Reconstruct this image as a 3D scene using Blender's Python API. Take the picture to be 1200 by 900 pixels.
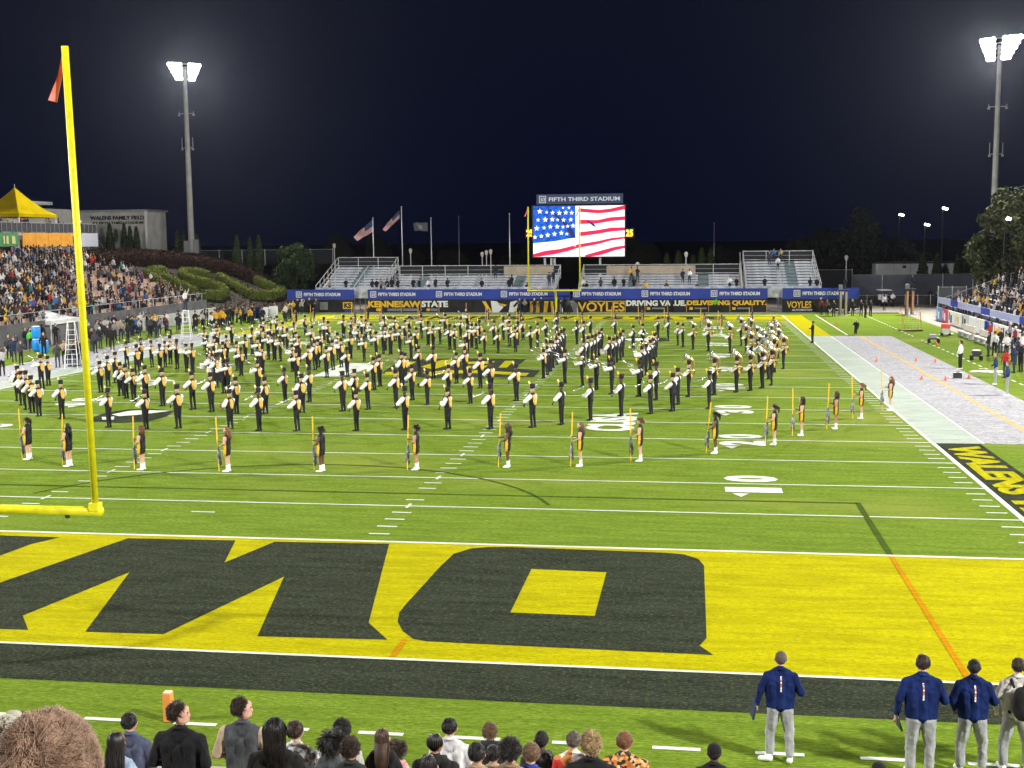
import bpy, bmesh, math, random
import numpy as np
from mathutils import Vector, Matrix, Euler
from mathutils.geometry import tessellate_polygon

random.seed(7); RNG = np.random.default_rng(7)
S = bpy.context.scene
for o in list(bpy.data.objects): bpy.data.objects.remove(o)
C = S.collection
PI = math.pi
GLARE_HAZE = .000030
YD = .9144

# ------------------------------------------------------------------ camera, sky, lights
CAM = Vector((14.804, -32.002, 8.266)); FPX = 1425.64
_y, _p, _r = -0.146457, 0.117973, -0.0089867
_f = Vector((math.sin(_y)*math.cos(_p), math.cos(_y)*math.cos(_p), -math.sin(_p)))
_ri = Vector((math.cos(_y), -math.sin(_y), 0)); _u = _ri.cross(_f)
RIGHT = _ri*math.cos(_r) + _u*math.sin(_r); UP = -_ri*math.sin(_r) + _u*math.cos(_r)
cam = bpy.data.cameras.new('camera'); co = bpy.data.objects.new('camera', cam); C.objects.link(co)
cam.sensor_width = 36; cam.lens = FPX/1200*36; cam.clip_end = 5000; cam.clip_start = .1
co.matrix_world = Matrix.Translation(CAM) @ Matrix((RIGHT, UP, -_f)).transposed().to_4x4()
S.camera = co
S.render.resolution_x, S.render.resolution_y = 1024, 768
S.view_settings.view_transform = 'Standard'; S.view_settings.look = 'None'
S.view_settings.exposure = 0; S.view_settings.gamma = 1

w = bpy.data.worlds.new('World'); S.world = w; w.use_nodes = True
nt = w.node_tree; nt.nodes.clear()
tc = nt.nodes.new('ShaderNodeTexCoord'); sp = nt.nodes.new('ShaderNodeSeparateXYZ')
rp = nt.nodes.new('ShaderNodeValToRGB'); bg = nt.nodes.new('ShaderNodeBackground'); wo = nt.nodes.new('ShaderNodeOutputWorld')
nt.links.new(tc.outputs['Generated'], sp.inputs[0]); nt.links.new(sp.outputs['Z'], rp.inputs[0])
e = rp.color_ramp.elements
e[0].position = 0; e[0].color = (.0008, .0018, .0110, 1)
e[1].position = .22; e[1].color = (.0030, .0040, .0125, 1)
k = e.new(.08); k.color = (.0010, .0022, .0120, 1)
nt.links.new(rp.outputs[0], bg.inputs[0]); bg.inputs[1].default_value = 1.0
nt.links.new(bg.outputs[0], wo.inputs[0])

HEADS = [  # four floodlight masts, then an added midfield pair: x, y, base z, lamp z, watts
    (-47.6, 115, 6.0, 29.4, 56000), (48.3, 112, 0, 28.8, 62000),
    (-46, -33, 0, 31, 62000), (54, -35, 0, 31, 62000),
    (-63, 36, 0, 31, 50000), (64, 36, 0, 31, 50000)]  # unseen pair, added to lift the light on midfield
for x, y, bz, z, P in HEADS:
    l = bpy.data.lights.new('floodlight', 'AREA'); l.shape = 'RECTANGLE'; l.size = 3.6; l.size_y = 2.2
    l.energy = P*.62; l.spread = math.radians(146); l.color = (1, .97, .9)
    lo = bpy.data.objects.new('floodlight', l); C.objects.link(lo)
    tgt = Vector((x*.05, 46 if y > 50 else 22, 0)); src = Vector((x, y, z))
    d = (tgt-src).normalized()
    lo.location = src + d*1.0; lo.rotation_euler = d.to_track_quat('-Z', 'Y').to_euler()

# ------------------------------------------------------------------ rays: photo pixel -> place
def ray(px, py): return _f + RIGHT*((px-600)/FPX) + UP*(-(py-450)/FPX)
def atY(px, py, Y): d = ray(px, py); return CAM + d*((Y-CAM.y)/d.y)
def atX(px, py, X): d = ray(px, py); return CAM + d*((X-CAM.x)/d.x)
def atZ(px, py, Z=0.): d = ray(px, py); return CAM + d*((Z-CAM.z)/d.z)
def atD(px, py, D): return CAM + ray(px, py)*D
def proj(v):
    v = Vector(v)-CAM; d = v.dot(_f); return 600+FPX*v.dot(RIGHT)/d, 450-FPX*v.dot(UP)/d

# ------------------------------------------------------------------ materials
def lin(c):
    if isinstance(c, str): c = [int(c[i:i+2], 16)/255 for i in (0, 2, 4)]
    return tuple((x/12.92 if x <= .04045 else ((x+.055)/1.055)**2.4) for x in c)
MATS = {}
def mat(name, col, rough=.7, var=.12, scale=6., bump=0., metal=0., emit=0., col2=None, stretch=(1, 1, 1), spec=.3,
        objcol=False, island=False, coords='Object', lo=.35, hi=.65, detail=4):
    """procedural material: two tones mixed by noise, optional bump"""
    if name in MATS: return MATS[name]
    m = bpy.data.materials.new(name); m.use_nodes = True; nt = m.node_tree; N = nt.nodes; L = nt.links
    b = N['Principled BSDF']; b.inputs['Roughness'].default_value = rough; b.inputs['Metallic'].default_value = metal
    b.inputs['Specular IOR Level'].default_value = spec
    tc = N.new('ShaderNodeTexCoord'); mp = N.new('ShaderNodeMapping'); mp.inputs['Scale'].default_value = stretch
    L.new(tc.outputs[coords], mp.inputs[0])
    nz = N.new('ShaderNodeTexNoise'); nz.inputs['Scale'].default_value = scale; nz.inputs['Detail'].default_value = detail
    L.new(mp.outputs[0], nz.inputs['Vector'])
    c2 = col2 or tuple(max(0, x*(1-var*2)) for x in col)
    mr = N.new('ShaderNodeMapRange'); mr.inputs['From Min'].default_value = lo; mr.inputs['From Max'].default_value = hi
    L.new(nz.outputs['Fac'], mr.inputs[0])
    mx = N.new('ShaderNodeMix'); mx.data_type = 'RGBA'
    mx.inputs[6].default_value = (*c2, 1); mx.inputs[7].default_value = (*col, 1)
    if island:
        gi = N.new('ShaderNodeNewGeometry'); L.new(gi.outputs['Random Per Island'], mx.inputs[0])
    else: L.new(mr.outputs[0], mx.inputs[0])
    out = mx.outputs[2]
    if objcol:
        oi = N.new('ShaderNodeObjectInfo'); m2 = N.new('ShaderNodeMix'); m2.data_type = 'RGBA'; m2.blend_type = 'MULTIPLY'
        m2.inputs[0].default_value = 1; L.new(oi.outputs['Color'], m2.inputs[6]); L.new(out, m2.inputs[7]); out = m2.outputs[2]
    L.new(out, b.inputs['Base Color'])
    if bump:
        bp = N.new('ShaderNodeBump'); bp.inputs['Strength'].default_value = min(1, bump); bp.inputs['Distance'].default_value = .03
        L.new(nz.outputs['Fac'], bp.inputs['Height']); L.new(bp.outputs[0], b.inputs['Normal'])
    if emit:
        L.new(out, b.inputs['Emission Color']); b.inputs['Emission Strength'].default_value = emit
    MATS[name] = m; return m

def turf(name, a, b2, fleck=None, fl=.62, patch=None, ks=1., md=.5, fs=1.):
    """mown turf or paint on turf: fine blades (streaked), mid tufts, broad wear"""
    m = bpy.data.materials.new(name); m.use_nodes = True; nt = m.node_tree; N = nt.nodes; L = nt.links
    bs = N['Principled BSDF']; bs.inputs['Roughness'].default_value = 1; bs.inputs['Specular IOR Level'].default_value = .02
    tc = N.new('ShaderNodeTexCoord')
    def noise(sc, st, det=5, rough=.6, dist=0):
        mp = N.new('ShaderNodeMapping'); mp.inputs['Scale'].default_value = st; L.new(tc.outputs['Object'], mp.inputs[0])
        n = N.new('ShaderNodeTexNoise'); n.inputs['Scale'].default_value = sc; n.inputs['Detail'].default_value = det
        n.inputs['Roughness'].default_value = rough; n.inputs['Distortion'].default_value = dist
        L.new(mp.outputs[0], n.inputs['Vector']); return n.outputs['Fac']
    def rng(v, a, b, c=0, d=1):
        r = N.new('ShaderNodeMapRange'); r.inputs[1].default_value = a; r.inputs[2].default_value = b
        r.inputs[3].default_value = c; r.inputs[4].default_value = d; L.new(v, r.inputs[0]); return r.outputs[0]
    def mix(f, x, y, mode='MIX'):
        k = N.new('ShaderNodeMix'); k.data_type = 'RGBA'; k.blend_type = mode
        if isinstance(f, float): k.inputs[0].default_value = f
        else: L.new(f, k.inputs[0])
        for i, q in ((6, x), (7, y)):
            if isinstance(q, tuple): k.inputs[i].default_value = (*q, 1)
            else: L.new(q, k.inputs[i])
        return k.outputs[2]
    fine = noise(11*ks, (.6, 2.4, 1), 8, .80); mid = noise(1.6, (.30, 1.9, 1), 7, .72, .6); big = noise(.09, (.6, 1.4, 1), 4)
    c = mix(rng(fine, .40, .62), a, b2)
    c = mix(rng(mid, .42, .62, 0, md), c, tuple(x*.66 for x in a))
    if patch: c = mix(rng(big, .5, .68, 0, .75), c, patch)
    if fleck:
        fl2 = noise(13*fs, (.8, 2.4, 1), 6, .8); c = mix(rng(fl2, fl, fl+.06), c, fleck)
    L.new(c, bs.inputs['Base Color'])
    bp = N.new('ShaderNodeBump'); bp.inputs['Strength'].default_value = .55; bp.inputs['Distance'].default_value = .05
    L.new(fine, bp.inputs['Height']); L.new(bp.outputs[0], bs.inputs['Normal'])
    MATS[name] = m; return m

GRASS = turf('turf_green', (.078, .142, .010), (.245, .345, .040), patch=(.235, .270, .050), md=.45)
YELLOW = turf('turf_yellow_paint', (.33, .305, .002), (.60, .545, .003), fleck=(.12, .17, .006), fl=.56)
BLACKP = turf('turf_black_paint', (.016, .019, .015), (.054, .062, .046), fleck=(.11, .155, .05), fl=.55, md=.7)
WHITEP = turf('turf_white_paint', (.62, .68, .60), (.86, .90, .82), fleck=(.35, .45, .25), fl=.68)
BORDER = turf('turf_pale_border_paint', (.33, .39, .34), (.52, .58, .53), fleck=(.30, .40, .2), fl=.62)
ORANGEP = turf('turf_orange_line_paint', (.42, .17, .004), (.66, .33, .006))
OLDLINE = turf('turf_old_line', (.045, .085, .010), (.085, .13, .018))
TARP = turf('tarp_speckled', (.26, .26, .29), (.62, .62, .65), fleck=(.07, .08, .14), fl=.55, ks=.6, md=.4, fs=.5)
TARPLINE = turf('tarp_orange_line', (.55, .36, .14), (.72, .52, .26))
CONC = mat('concrete', (.40, .36, .31), .9, .12, .8, .2, col2=(.27, .25, .22))
ASPH = mat('asphalt', (.035, .036, .04), .9, .2, 2)
EARTH = mat('mulch_bank', (.040, .026, .020), .95, .3, 3, .8, col2=(.018, .014, .012))
STEEL = mat('galvanised_steel', (.55, .56, .58), .45, .12, 3, metal=.6)
ALU = mat('bench_aluminium', (.66, .69, .74), .5, .12, 2.0, metal=.25, col2=(.33, .36, .42))
DARK = mat('dark_metal', (.03, .03, .035), .5)
POSTY = mat('goalpost_yellow', (.74, .70, .015), .45, .10, 5)
BLACKC = mat('black_vinyl', (.018, .018, .02), .6, .3, 1.2)
BLUEV = mat('blue_vinyl', (.025, .055, .42), .55, .12, .6)
WHITEV = mat('white_vinyl', (.80, .82, .85), .55, .05)
GOLDV = mat('gold_vinyl', (.85, .52, .04), .5, .08)
GREYV = mat('grey_vinyl', (.25, .26, .28), .6)
SKINS = [mat('skin_light', (.62, .36, .26), .5, .08, 8), mat('skin_tan', (.44, .24, .15), .5, .08, 8), mat('skin_dark', (.12, .06, .04), .5, .08, 8)]
BLK = mat('black_cloth', (.019, .019, .024), .85, .25, 9, .3)
WHT = mat('white_cloth', (.80, .80, .82), .8, .08, 9, .3)
GOLD = mat('gold_cloth', (.80, .44, .03), .6, .12, 9, .3)
NAVY = mat('navy_jacket', (.012, .026, .120), .85, .25, 7, .4, stretch=(1, 1, .5), spec=.08)
GREYP = mat('grey_trousers', (.36, .37, .39), .8, .15, 7, .5, stretch=(1.4, 1.4, .35))
SHOEW = mat('white_shoes', (.82, .82, .84), .5, .05)
SHOEB = mat('black_shoes', (.012, .012, .012), .4)
CLOTH = mat('cloth_any', (1, 1, 1), .8, .14, 8, .5, objcol=True)
JEANS = mat('dark_jeans', (.035, .05, .09), .85, .2, 9, .2)

# ------------------------------------------------------------------ mesh helpers
class MB:
    def __init__(s): s.v = []; s.f = []; s.m = []
    def add(s, vs, fs, m=0):
        o = len(s.v); s.v += [tuple(v) for v in vs]; s.f += [tuple(i+o for i in f) for f in fs]; s.m += [m]*len(fs); return s
    def box(s, c, d, m=0, rz=0, R=None):
        x, y, z = (q/2 for q in d)
        vs = [Vector((a*x, b*y, e*z)) for a in (-1, 1) for b in (-1, 1) for e in (-1, 1)]
        M = R or Matrix.Rotation(rz, 3, 'Z')
        return s.add([M @ v + Vector(c) for v in vs], [(0, 1, 3, 2), (4, 6, 7, 5), (0, 4, 5, 1), (2, 3, 7, 6), (0, 2, 6, 4), (1, 5, 7, 3)], m)
    def tube(s, pts, rad, n=8, m=0, cap=True):
        pts = [Vector(p) for p in pts]; rs = rad if isinstance(rad, (list, tuple)) else [rad]*len(pts)
        vs = []; fs = []; prev = None
        for i, p in enumerate(pts):
            t = (pts[min(i+1, len(pts)-1)]-pts[max(i-1, 0)]).normalized()
            if prev is None: a = t.orthogonal().normalized()
            else:
                a = prev - t*prev.dot(t); a = a.normalized() if a.length > 1e-6 else t.orthogonal().normalized()
            prev = a; b = t.cross(a)
            vs += [p + (a*math.cos(2*PI*k/n) + b*math.sin(2*PI*k/n))*rs[i] for k in range(n)]
        for i in range(len(pts)-1):
            for k in range(n):
                fs.append((i*n+k, i*n+(k+1) % n, (i+1)*n+(k+1) % n, (i+1)*n+k))
        if cap: fs += [tuple(range(n-1, -1, -1)), tuple(range((len(pts)-1)*n, len(pts)*n))]
        return s.add(vs, fs, m)
    def ell(s, c, r, m=0, n=10, k=6, fn=None):
        c = Vector(c); vs = [c+Vector((0, 0, r[2]))]
        for i in range(1, k):
            t = PI*i/k
            for j in range(n):
                a = 2*PI*j/n; d = Vector((math.sin(t)*math.cos(a), math.sin(t)*math.sin(a), math.cos(t)))
                q = fn(d) if fn else 1
                vs.append(c+Vector((d.x*r[0]*q, d.y*r[1]*q, d.z*r[2]*q)))
        vs.append(c-Vector((0, 0, r[2]))); fs = [(0, 1+j, 1+(j+1) % n) for j in range(n)]
        for i in range(k-2):
            for j in range(n): fs.append((1+i*n+j, 1+(i+1)*n+j, 1+(i+1)*n+(j+1) % n, 1+i*n+(j+1) % n))
        b = 1+(k-2)*n; fs += [(b+j, len(vs)-1, b+(j+1) % n) for j in range(n)]
        return s.add(vs, fs, m)
    def quad(s, a, b, c, d, m=0): return s.add([a, b, c, d], [(0, 1, 2, 3)], m)
    def poly(s, outer, z, holes=(), m=0):
        loops = [[Vector((p[0], p[1], 0)) for p in outer]] + [[Vector((p[0], p[1], 0)) for p in h] for h in holes]
        tr = tessellate_polygon(loops); vs = [Vector((v.x, v.y, z)) for l in loops for v in l]
        fs = []
        for t in tr:
            a, b, c = (vs[i] for i in t)
            fs.append(tuple(t) if (b-a).cross(c-a).z > 0 else tuple(reversed(t)))
        return s.add(vs, fs, m)
    def mesh(s, name, mats, smooth=False):
        me = bpy.data.meshes.new(name); me.from_pydata(s.v, [], s.f)
        for q in (mats if isinstance(mats, (list, tuple)) else [mats]): me.materials.append(q)
        if s.m and max(s.m): me.polygons.foreach_set('material_index', s.m)
        if smooth: me.polygons.foreach_set('use_smooth', [True]*len(s.f))
        me.update(); return me
    def build(s, name, mats, parent=None, smooth=False, **kw):
        return link(name, s.mesh(name, mats, smooth), parent, **kw)
def link(name, me, parent=None, label=None, cat=None, group=None, kind=None, loc=None, rz=None, scale=None):
    o = bpy.data.objects.new(name, me); C.objects.link(o)
    if parent is not None: o.parent = parent
    if loc is not None: o.location = loc
    if rz is not None: o.rotation_euler = (0, 0, rz)
    if scale is not None: o.scale = (scale,)*3 if isinstance(scale, (int, float)) else scale
    for k, v in (('label', label), ('category', cat), ('group', group), ('kind', kind)):
        if v: o[k] = v
    return o
def empty(name, label=None, cat=None, group=None, kind=None, loc=(0, 0, 0), rz=0):
    o = link(name, None, None, label, cat, group, kind, loc, rz); o.empty_display_size = .2; return o
def struct(mb, name, mats, **kw): return mb.build(name, mats, kind='structure', **kw)
def copy_tree(o, parent=None):
    c = o.copy(); C.objects.link(c); c.parent = parent
    for ch in list(o.children): copy_tree(ch, c)
    return c
_ON = 'one two three four five six seven eight nine'.split(); _TN = {20: 'twenty', 30: 'thirty', 40: 'forty', 50: 'fifty', 60: 'sixty'}
def numword(n):
    if n < 20: return (['zero']+_ON+'ten eleven twelve thirteen fourteen fifteen sixteen seventeen eighteen nineteen'.split())[n]
    return _TN[n//10*10]+('-'+_ON[n % 10-1] if n % 10 else '')
ORD = ['zeroth', 'first', 'second', 'third', 'fourth', 'fifth', 'sixth', 'seventh', 'eighth', 'ninth', 'tenth', 'eleventh', 'twelfth']
def nth(i):
    if i < len(ORD): return ORD[i]
    if i < 20: return numword(i)+'th'
    return numword(i)[:-1]+'ieth' if i % 10 == 0 else _TN[i//10*10]+'-'+ORD[i % 10]

_tc = {}
def text_mesh(s, mat_, thick=.012, bold=.0, key=None):
    k = (s, mat_.name, thick, bold)
    if k in _tc: return _tc[k]
    cu = bpy.data.curves.new('lettering', 'FONT'); cu.body = s; cu.size = 1; cu.extrude = thick; cu.offset = bold
    cu.resolution_u = 3; cu.fill_mode = 'BOTH'
    o = bpy.data.objects.new('t', cu); C.objects.link(o)
    me = bpy.data.meshes.new_from_object(o.evaluated_get(bpy.context.evaluated_depsgraph_get()))
    bpy.data.objects.remove(o); me.materials.clear(); me.materials.append(mat_); me.name = 'lettering'
    co_ = np.empty(len(me.vertices)*3); me.vertices.foreach_get('co', co_); co_ = co_.reshape(-1, 3)
    mn, mx = co_.min(0), co_.max(0)
    co_[:, 0] = (co_[:, 0]-mn[0])/(mx[0]-mn[0]); co_[:, 1] = (co_[:, 1]-mn[1])/(mx[1]-mn[1])
    me.vertices.foreach_set('co', co_.ravel()); me.update(); _tc[k] = me; return me
def lettering(s, mat_, o, xdir, ydir, W, H, parent=None, thick=.01, bold=.03, name='lettering', **kw):
    """flat text filling W x H from its lower left corner o"""
    xd = Vector(xdir).normalized(); yd_ = Vector(ydir).normalized(); zd = xd.cross(yd_)
    ob = link(name, text_mesh(s, mat_, 1., bold), parent, **kw)
    ob.matrix_basis = Matrix.Translation(Vector(o)) @ Matrix((xd*W, yd_*H, zd*thick)).transposed().to_4x4()
    return ob

# ------------------------------------------------------------------ bodies
def seg_mesh(caps, n=10):
    mb = MB()
    for p0, p1, r0, r1, m in caps:
        p0, p1 = Vector(p0), Vector(p1); ax = p1-p0; L = ax.length
        t = ax/L if L > 1e-6 else Vector((0, 0, 1))
        pts = []; rs = []
        for a in (-80, -45, -10): pts.append(p0+t*r0*math.sin(math.radians(a))); rs.append(r0*math.cos(math.radians(a)))
        for a in (10, 45, 80): pts.append(p1+t*r1*math.sin(math.radians(a))); rs.append(r1*math.cos(math.radians(a)))
        a = t.orthogonal().normalized(); b = t.cross(a); vs = []; fs = []
        for p, r in zip(pts, rs): vs += [p+(a*math.cos(2*PI*k/n)+b*math.sin(2*PI*k/n))*r for k in range(n)]
        for i in range(5):
            for k in range(n): fs.append((i*n+k, i*n+(k+1) % n, (i+1)*n+(k+1) % n, (i+1)*n+k))
        fs += [tuple(range(n-1, -1, -1)), tuple(range(5*n, 6*n))]
        mb.add(vs, fs)
    return mb
def body_mesh(name, caps, mats, voxel, extra=None, dec=None, fold=0.):
    """one continuous skin round tapered limbs; each face takes the material of the limb it lies on"""
    me = seg_mesh(caps, 14 if voxel < .03 else 8).mesh(name, [])
    o = bpy.data.objects.new('b', me); C.objects.link(o)
    md = o.modifiers.new('r', 'REMESH'); md.mode = 'VOXEL'; md.voxel_size = voxel; md.use_smooth_shade = True
    sm = o.modifiers.new('s', 'SMOOTH'); sm.factor = .5; sm.iterations = 3 if voxel < .03 else 1
    if dec: dc = o.modifiers.new('d', 'DECIMATE'); dc.ratio = dec
    m2 = bpy.data.meshes.new_from_object(o.evaluated_get(bpy.context.evaluated_depsgraph_get()))
    bpy.data.objects.remove(o); m2.name = name
    n = len(m2.polygons); cen = np.empty(n*3); m2.polygons.foreach_get('center', cen); cen = cen.reshape(-1, 3)
    best = np.full(n, 1e9); idx = np.zeros(n, int)
    for p0, p1, r0, r1, m in caps:
        a = np.array(p0, float); b = np.array(p1, float); ab = b-a; q = max(1e-9, ab @ ab)
        t = np.clip(((cen-a) @ ab)/q, 0, 1); d = np.linalg.norm(cen-(a+t[:, None]*ab), axis=1)-(r0+(r1-r0)*t)
        k = d < best; best[k] = d[k]; idx[k] = m
    m2.materials.clear()
    for q in mats: m2.materials.append(q)
    m2.polygons.foreach_set('material_index', idx.astype(np.int32)); m2.polygons.foreach_set('use_smooth', [True]*n)
    if fold:
        from mathutils import noise as NZ
        cl = set()
        for p_, i_ in zip(m2.polygons, idx):
            if i_ in (TOP, BOT, SLV) and i_ != GLV: cl.update(p_.vertices)
        nn_ = np.empty(len(m2.vertices)*3); m2.vertices.foreach_get('normal', nn_); nn_ = nn_.reshape(-1, 3); cc_ = np.empty(len(m2.vertices)*3); m2.vertices.foreach_get('co', cc_); cc_ = cc_.reshape(-1, 3)
        for vi in cl:
            c_ = Vector(cc_[vi]); q_ = NZ.noise(Vector((c_.x*9+3, c_.y*9, c_.z*4.5))); q2 = NZ.noise(Vector((c_.x*15, c_.y*15+7, c_.z*11+c_.x*9)))
            cc_[vi] += nn_[vi]*fold*((1-2*abs(q_))*.9+(1-2*abs(q2))*.5-.5)
        m2.vertices.foreach_set('co', cc_.ravel())
    m2.update(); return m2

SK, TOP, BOT, SHOE, SLV, GLV = range(6)
def human(el, er, hl, hr, H=1.75, wide=1., female=False, stance=.10, sleeve=1., short_legs=False, skirt=False, lean=0., face=True, seated=False, head_yaw=0., belly=0., fingers=False, footdir=(0, 0), boots=False, sleeve_top=None, curl=None):
    """caps for a person facing -Y; el/er elbows, hl/hr hands (x to the figure's left is +x)"""
    k = H/1.75; c = []
    sh = (.175 if female else .195)*wide; hp = .085*wide
    A = c.append
    hz = .93; up = 0
    if seated: up = -.47
    def P(x, y, z): return (x*k, y*k, (z+up)*k)
    st = sleeve_top if sleeve_top is not None else SLV
    # torso
    for s in (-1, 1):
        A((P(s*.075*wide, 0, 1.00), P(s*.10*wide, .005, 1.32), .105*wide*k, .105*wide*k, TOP))
        A((P(s*.07*wide, .01, .93), P(s*.06*wide, .0, 1.03), .115*wide*k, .10*wide*k, BOT if not skirt else TOP))
        A((P(s*.05, .01, 1.43), P(s*(sh-.025), .012, 1.375), .072*k, .070*k, TOP))
        A((P(s*.02, .012, 1.49), P(s*.12, .012, 1.425), .050*k, .055*k, TOP))
        A((P(s*.05, -.03-.05*belly, 1.08), P(s*.07, -.035, 1.34), (.085+.05*belly)*k, .085*k, TOP))
    A((P(0, .01, 1.40), P(0, .0, 1.51), .085*k, .058*k, TOP))
    A((P(0, .0, 1.46), P(0, -.01, 1.56), .052*k, .050*k, SK))
    # head
    cy, sy = math.cos(head_yaw), math.sin(head_yaw)
    def Hd(x, y, z): return P(x*cy-y*sy, x*sy+y*cy, z)
    A((Hd(0, .015, 1.655), Hd(0, .02, 1.685), .083*k, .080*k, SK))
    A((Hd(0, -.02, 1.62), Hd(0, -.03, 1.67), .072*k, .075*k, SK))
    A((Hd(0, -.045, 1.575), Hd(0, -.03, 1.61), .040*k, .058*k, SK))
    if face:
        A((Hd(0, -.098, 1.655), Hd(0, -.112, 1.632), .009*k, .013*k, SK)); A((Hd(0, -.078, 1.69), Hd(0, -.070, 1.72), .030*k, .034*k, SK)); A((Hd(0, -.088, 1.572), Hd(0, -.080, 1.585), .022*k, .026*k, SK)); A((Hd(0, -.098, 1.603), Hd(0, -.096, 1.610), .014*k, .014*k, SK)); A((Hd(-.03, -.045, 1.575), Hd(-.05, 0, 1.60), .03*k, .03*k, SK)); A((Hd(.03, -.045, 1.575), Hd(.05, 0, 1.60), .03*k, .03*k, SK))
        for s in (-1, 1): A((Hd(s*.089, .005, 1.622), Hd(s*.094, .008, 1.65), .013*k, .018*k, SK))
    # legs
    kb = .10 if not female else .09
    for s in (-1, 1):
        fx = s*(stance+.0); oy = footdir[0] if s < 0 else footdir[1]
        if seated:
            A((P(s*.09, 0, .93), P(s*.11, -.42, .93), .095*wide*k, .07*k, BOT)); A((P(s*.11, -.42, .93), P(s*.11, -.42, .55), .065*k, .05*k, BOT))
            A((P(s*.11, -.44, .52), P(s*.11, -.58, .50), .05*k, .035*k, SHOE)); continue
        if skirt:
            A((P(s*.07, 0, .95), P(s*.085, 0, .74), .11*k, .10*k, BOT))
            A((P(s*.085, 0, .80), P(s*.085, 0, .50), .072*k, .05*k, SK)); A((P(s*.085, 0, .50), P(s*.085, .02, .26), .05*k, .047*k, SK))
            A((P(s*.085, .02, .27), P(s*.085, .02, .07), .056*k, .048*k, SHOE))
        else:
            A((P(s*.088*wide, 0, .90), P(fx, -.01+oy*.5, .50), .092*wide*k, .066*wide*k, BOT))
            A((P(fx, -.01+oy*.5, .50), P(fx, .01+oy, .12), .066*wide*k, .052*k, BOT))
        A((P(fx, .045+oy, .052), P(fx+s*.03, -.13+oy, .042), .052*k, .040*k, SHOE))
    # arms
    for s, e, h in ((1, el, hl), (-1, er, hr)):
        e = P(*e); h = P(*h); s0 = P(s*(sh-.005), .012, 1.375)
        A((s0, e, .062*wide*k, .048*wide*k, st)); ev = Vector(e); hv = Vector(h)
        if sleeve >= 1: A((e, tuple(ev.lerp(hv, .9)), .048*wide*k, .036*k, SLV))
        else: A((e, tuple(ev.lerp(hv, .95)), .040*k, .027*k, SK))
        d = (hv-ev).normalized(); A((tuple(hv), tuple(hv+d*.06*k), .030*k, .030*k, GLV))
        if fingers:
            sd = d.cross(Vector((0, 1, 0))); sd = sd.normalized() if sd.length > .1 else Vector((1, 0, 0))
            cu = Vector(curl) if curl else Vector((0, -1, 0))
            for q, ln in ((-.030, .060), (-.010, .072), (.010, .068), (.030, .052)):
                b0 = hv+d*.075*k+cu.cross(d).normalized()*q*k; b1 = b0+(d*.8+cu*.35).normalized()*ln*.55*k; b2 = b1+(d*.35+cu*.9).normalized()*ln*.5*k
                A((tuple(b0), tuple(b1), .0105*k, .010*k, GLV)); A((tuple(b1), tuple(b2), .010*k, .0085*k, GLV))
            t0 = hv+d*.02*k+cu*.02*k; A((tuple(t0), tuple(t0+(d*.6+cu*.7).normalized()*.06*k), .012*k, .010*k, GLV))
    return c
# ================================================================== THE SETTING
g = MB(); g.quad((-3000, -900, -.06), (3000, -900, -.06), (3000, 3000, -.06), (-3000, 3000, -.06))
struct(g, 'ground', mat('dark_ground', (.020, .022, .022), .95, .3, .05))
g = MB(); g.quad((-36.5, -14.7, 0), (37.4, -14.7, 0), (37.4, 104.1, 0), (-36.5, 104.1, 0))
struct(g, 'grass_field', GRASS)
g = MB()
g.quad((37.4, -14.7, -.004), (75, -14.7, -.004), (75, 150, -.004), (37.4, 150, -.004))
g.quad((-90, -14.7, -.004), (-36.5, -14.7, -.004), (-36.5, 160, -.004), (-90, 160, -.004))
g.quad((-36.5, 104.1, -.004), (37.4, 104.1, -.004), (37.4, 150, -.004), (-36.5, 150, -.004))
g.quad((-60, -30, -.004), (70, -30, -.004), (70, -14.7, -.004), (-60, -14.7, -.004))
struct(g, 'pavement', CONC)
k_ = MB(); k_.box((0, 103.95, .06), (74, .35, .12)); k_.box((0, -14.85, .07), (90, .3, .14)); struct(k_, 'kerb', CONC)

F = empty('football_field', kind='structure')
def mark(name, m, x0, y0, x1, y1, z): q = MB(); q.quad((x0, y0, z), (x1, y0, z), (x1, y1, z), (x0, y1, z)); return q.build(name, m, F)
W2 = 24.384
mark('end_zone_paint', YELLOW, -W2, -9.144, W2, 0, .004)
mark('black_border_paint', BLACKP, -W2-1, -11.15, W2+2, -9.28, .004)
mark('end_line', WHITEP, -W2, -9.25, W2, -9.144, .008)
mark('black_border_paint', BLACKP, -W2, -9.285, W2, -9.255, .006)
mark('goal_line', WHITEP, -W2, -.02, W2, .13, .008)
mark('end_zone_paint', YELLOW, -W2, 91.44, W2, 100.6, .004)
mark('goal_line', WHITEP, -W2, 91.3, W2, 91.44, .008)
mark('end_line', WHITEP, -W2, 100.6, W2, 101.0, .008)
for a, b in ((92.4, 93.3), (98.9, 99.7)): mark('black_border_paint', BLACKP, -W2, a, W2, b, .008)
yl = MB(); yl.quad((-W2, -.05, 0), (W2, -.05, 0), (W2, .05, 0), (-W2, .05, 0)); ylm = yl.mesh('yard_line', WHITEP)
for i in range(1, 20): link('yard_line', ylm, F, loc=(0, i*5*YD, .008))
hm = MB(); hm.quad((-.3, -.05, 0), (.3, -.05, 0), (.3, .05, 0), (-.3, .05, 0)); hmm = hm.mesh('hash_mark', WHITEP)
tk = MB(); tk.quad((-.05, -.3, 0), (.05, -.3, 0), (.05, .3, 0), (-.05, .3, 0)); tkm = tk.mesh('hash_tick', WHITEP)
far = MB()
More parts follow.
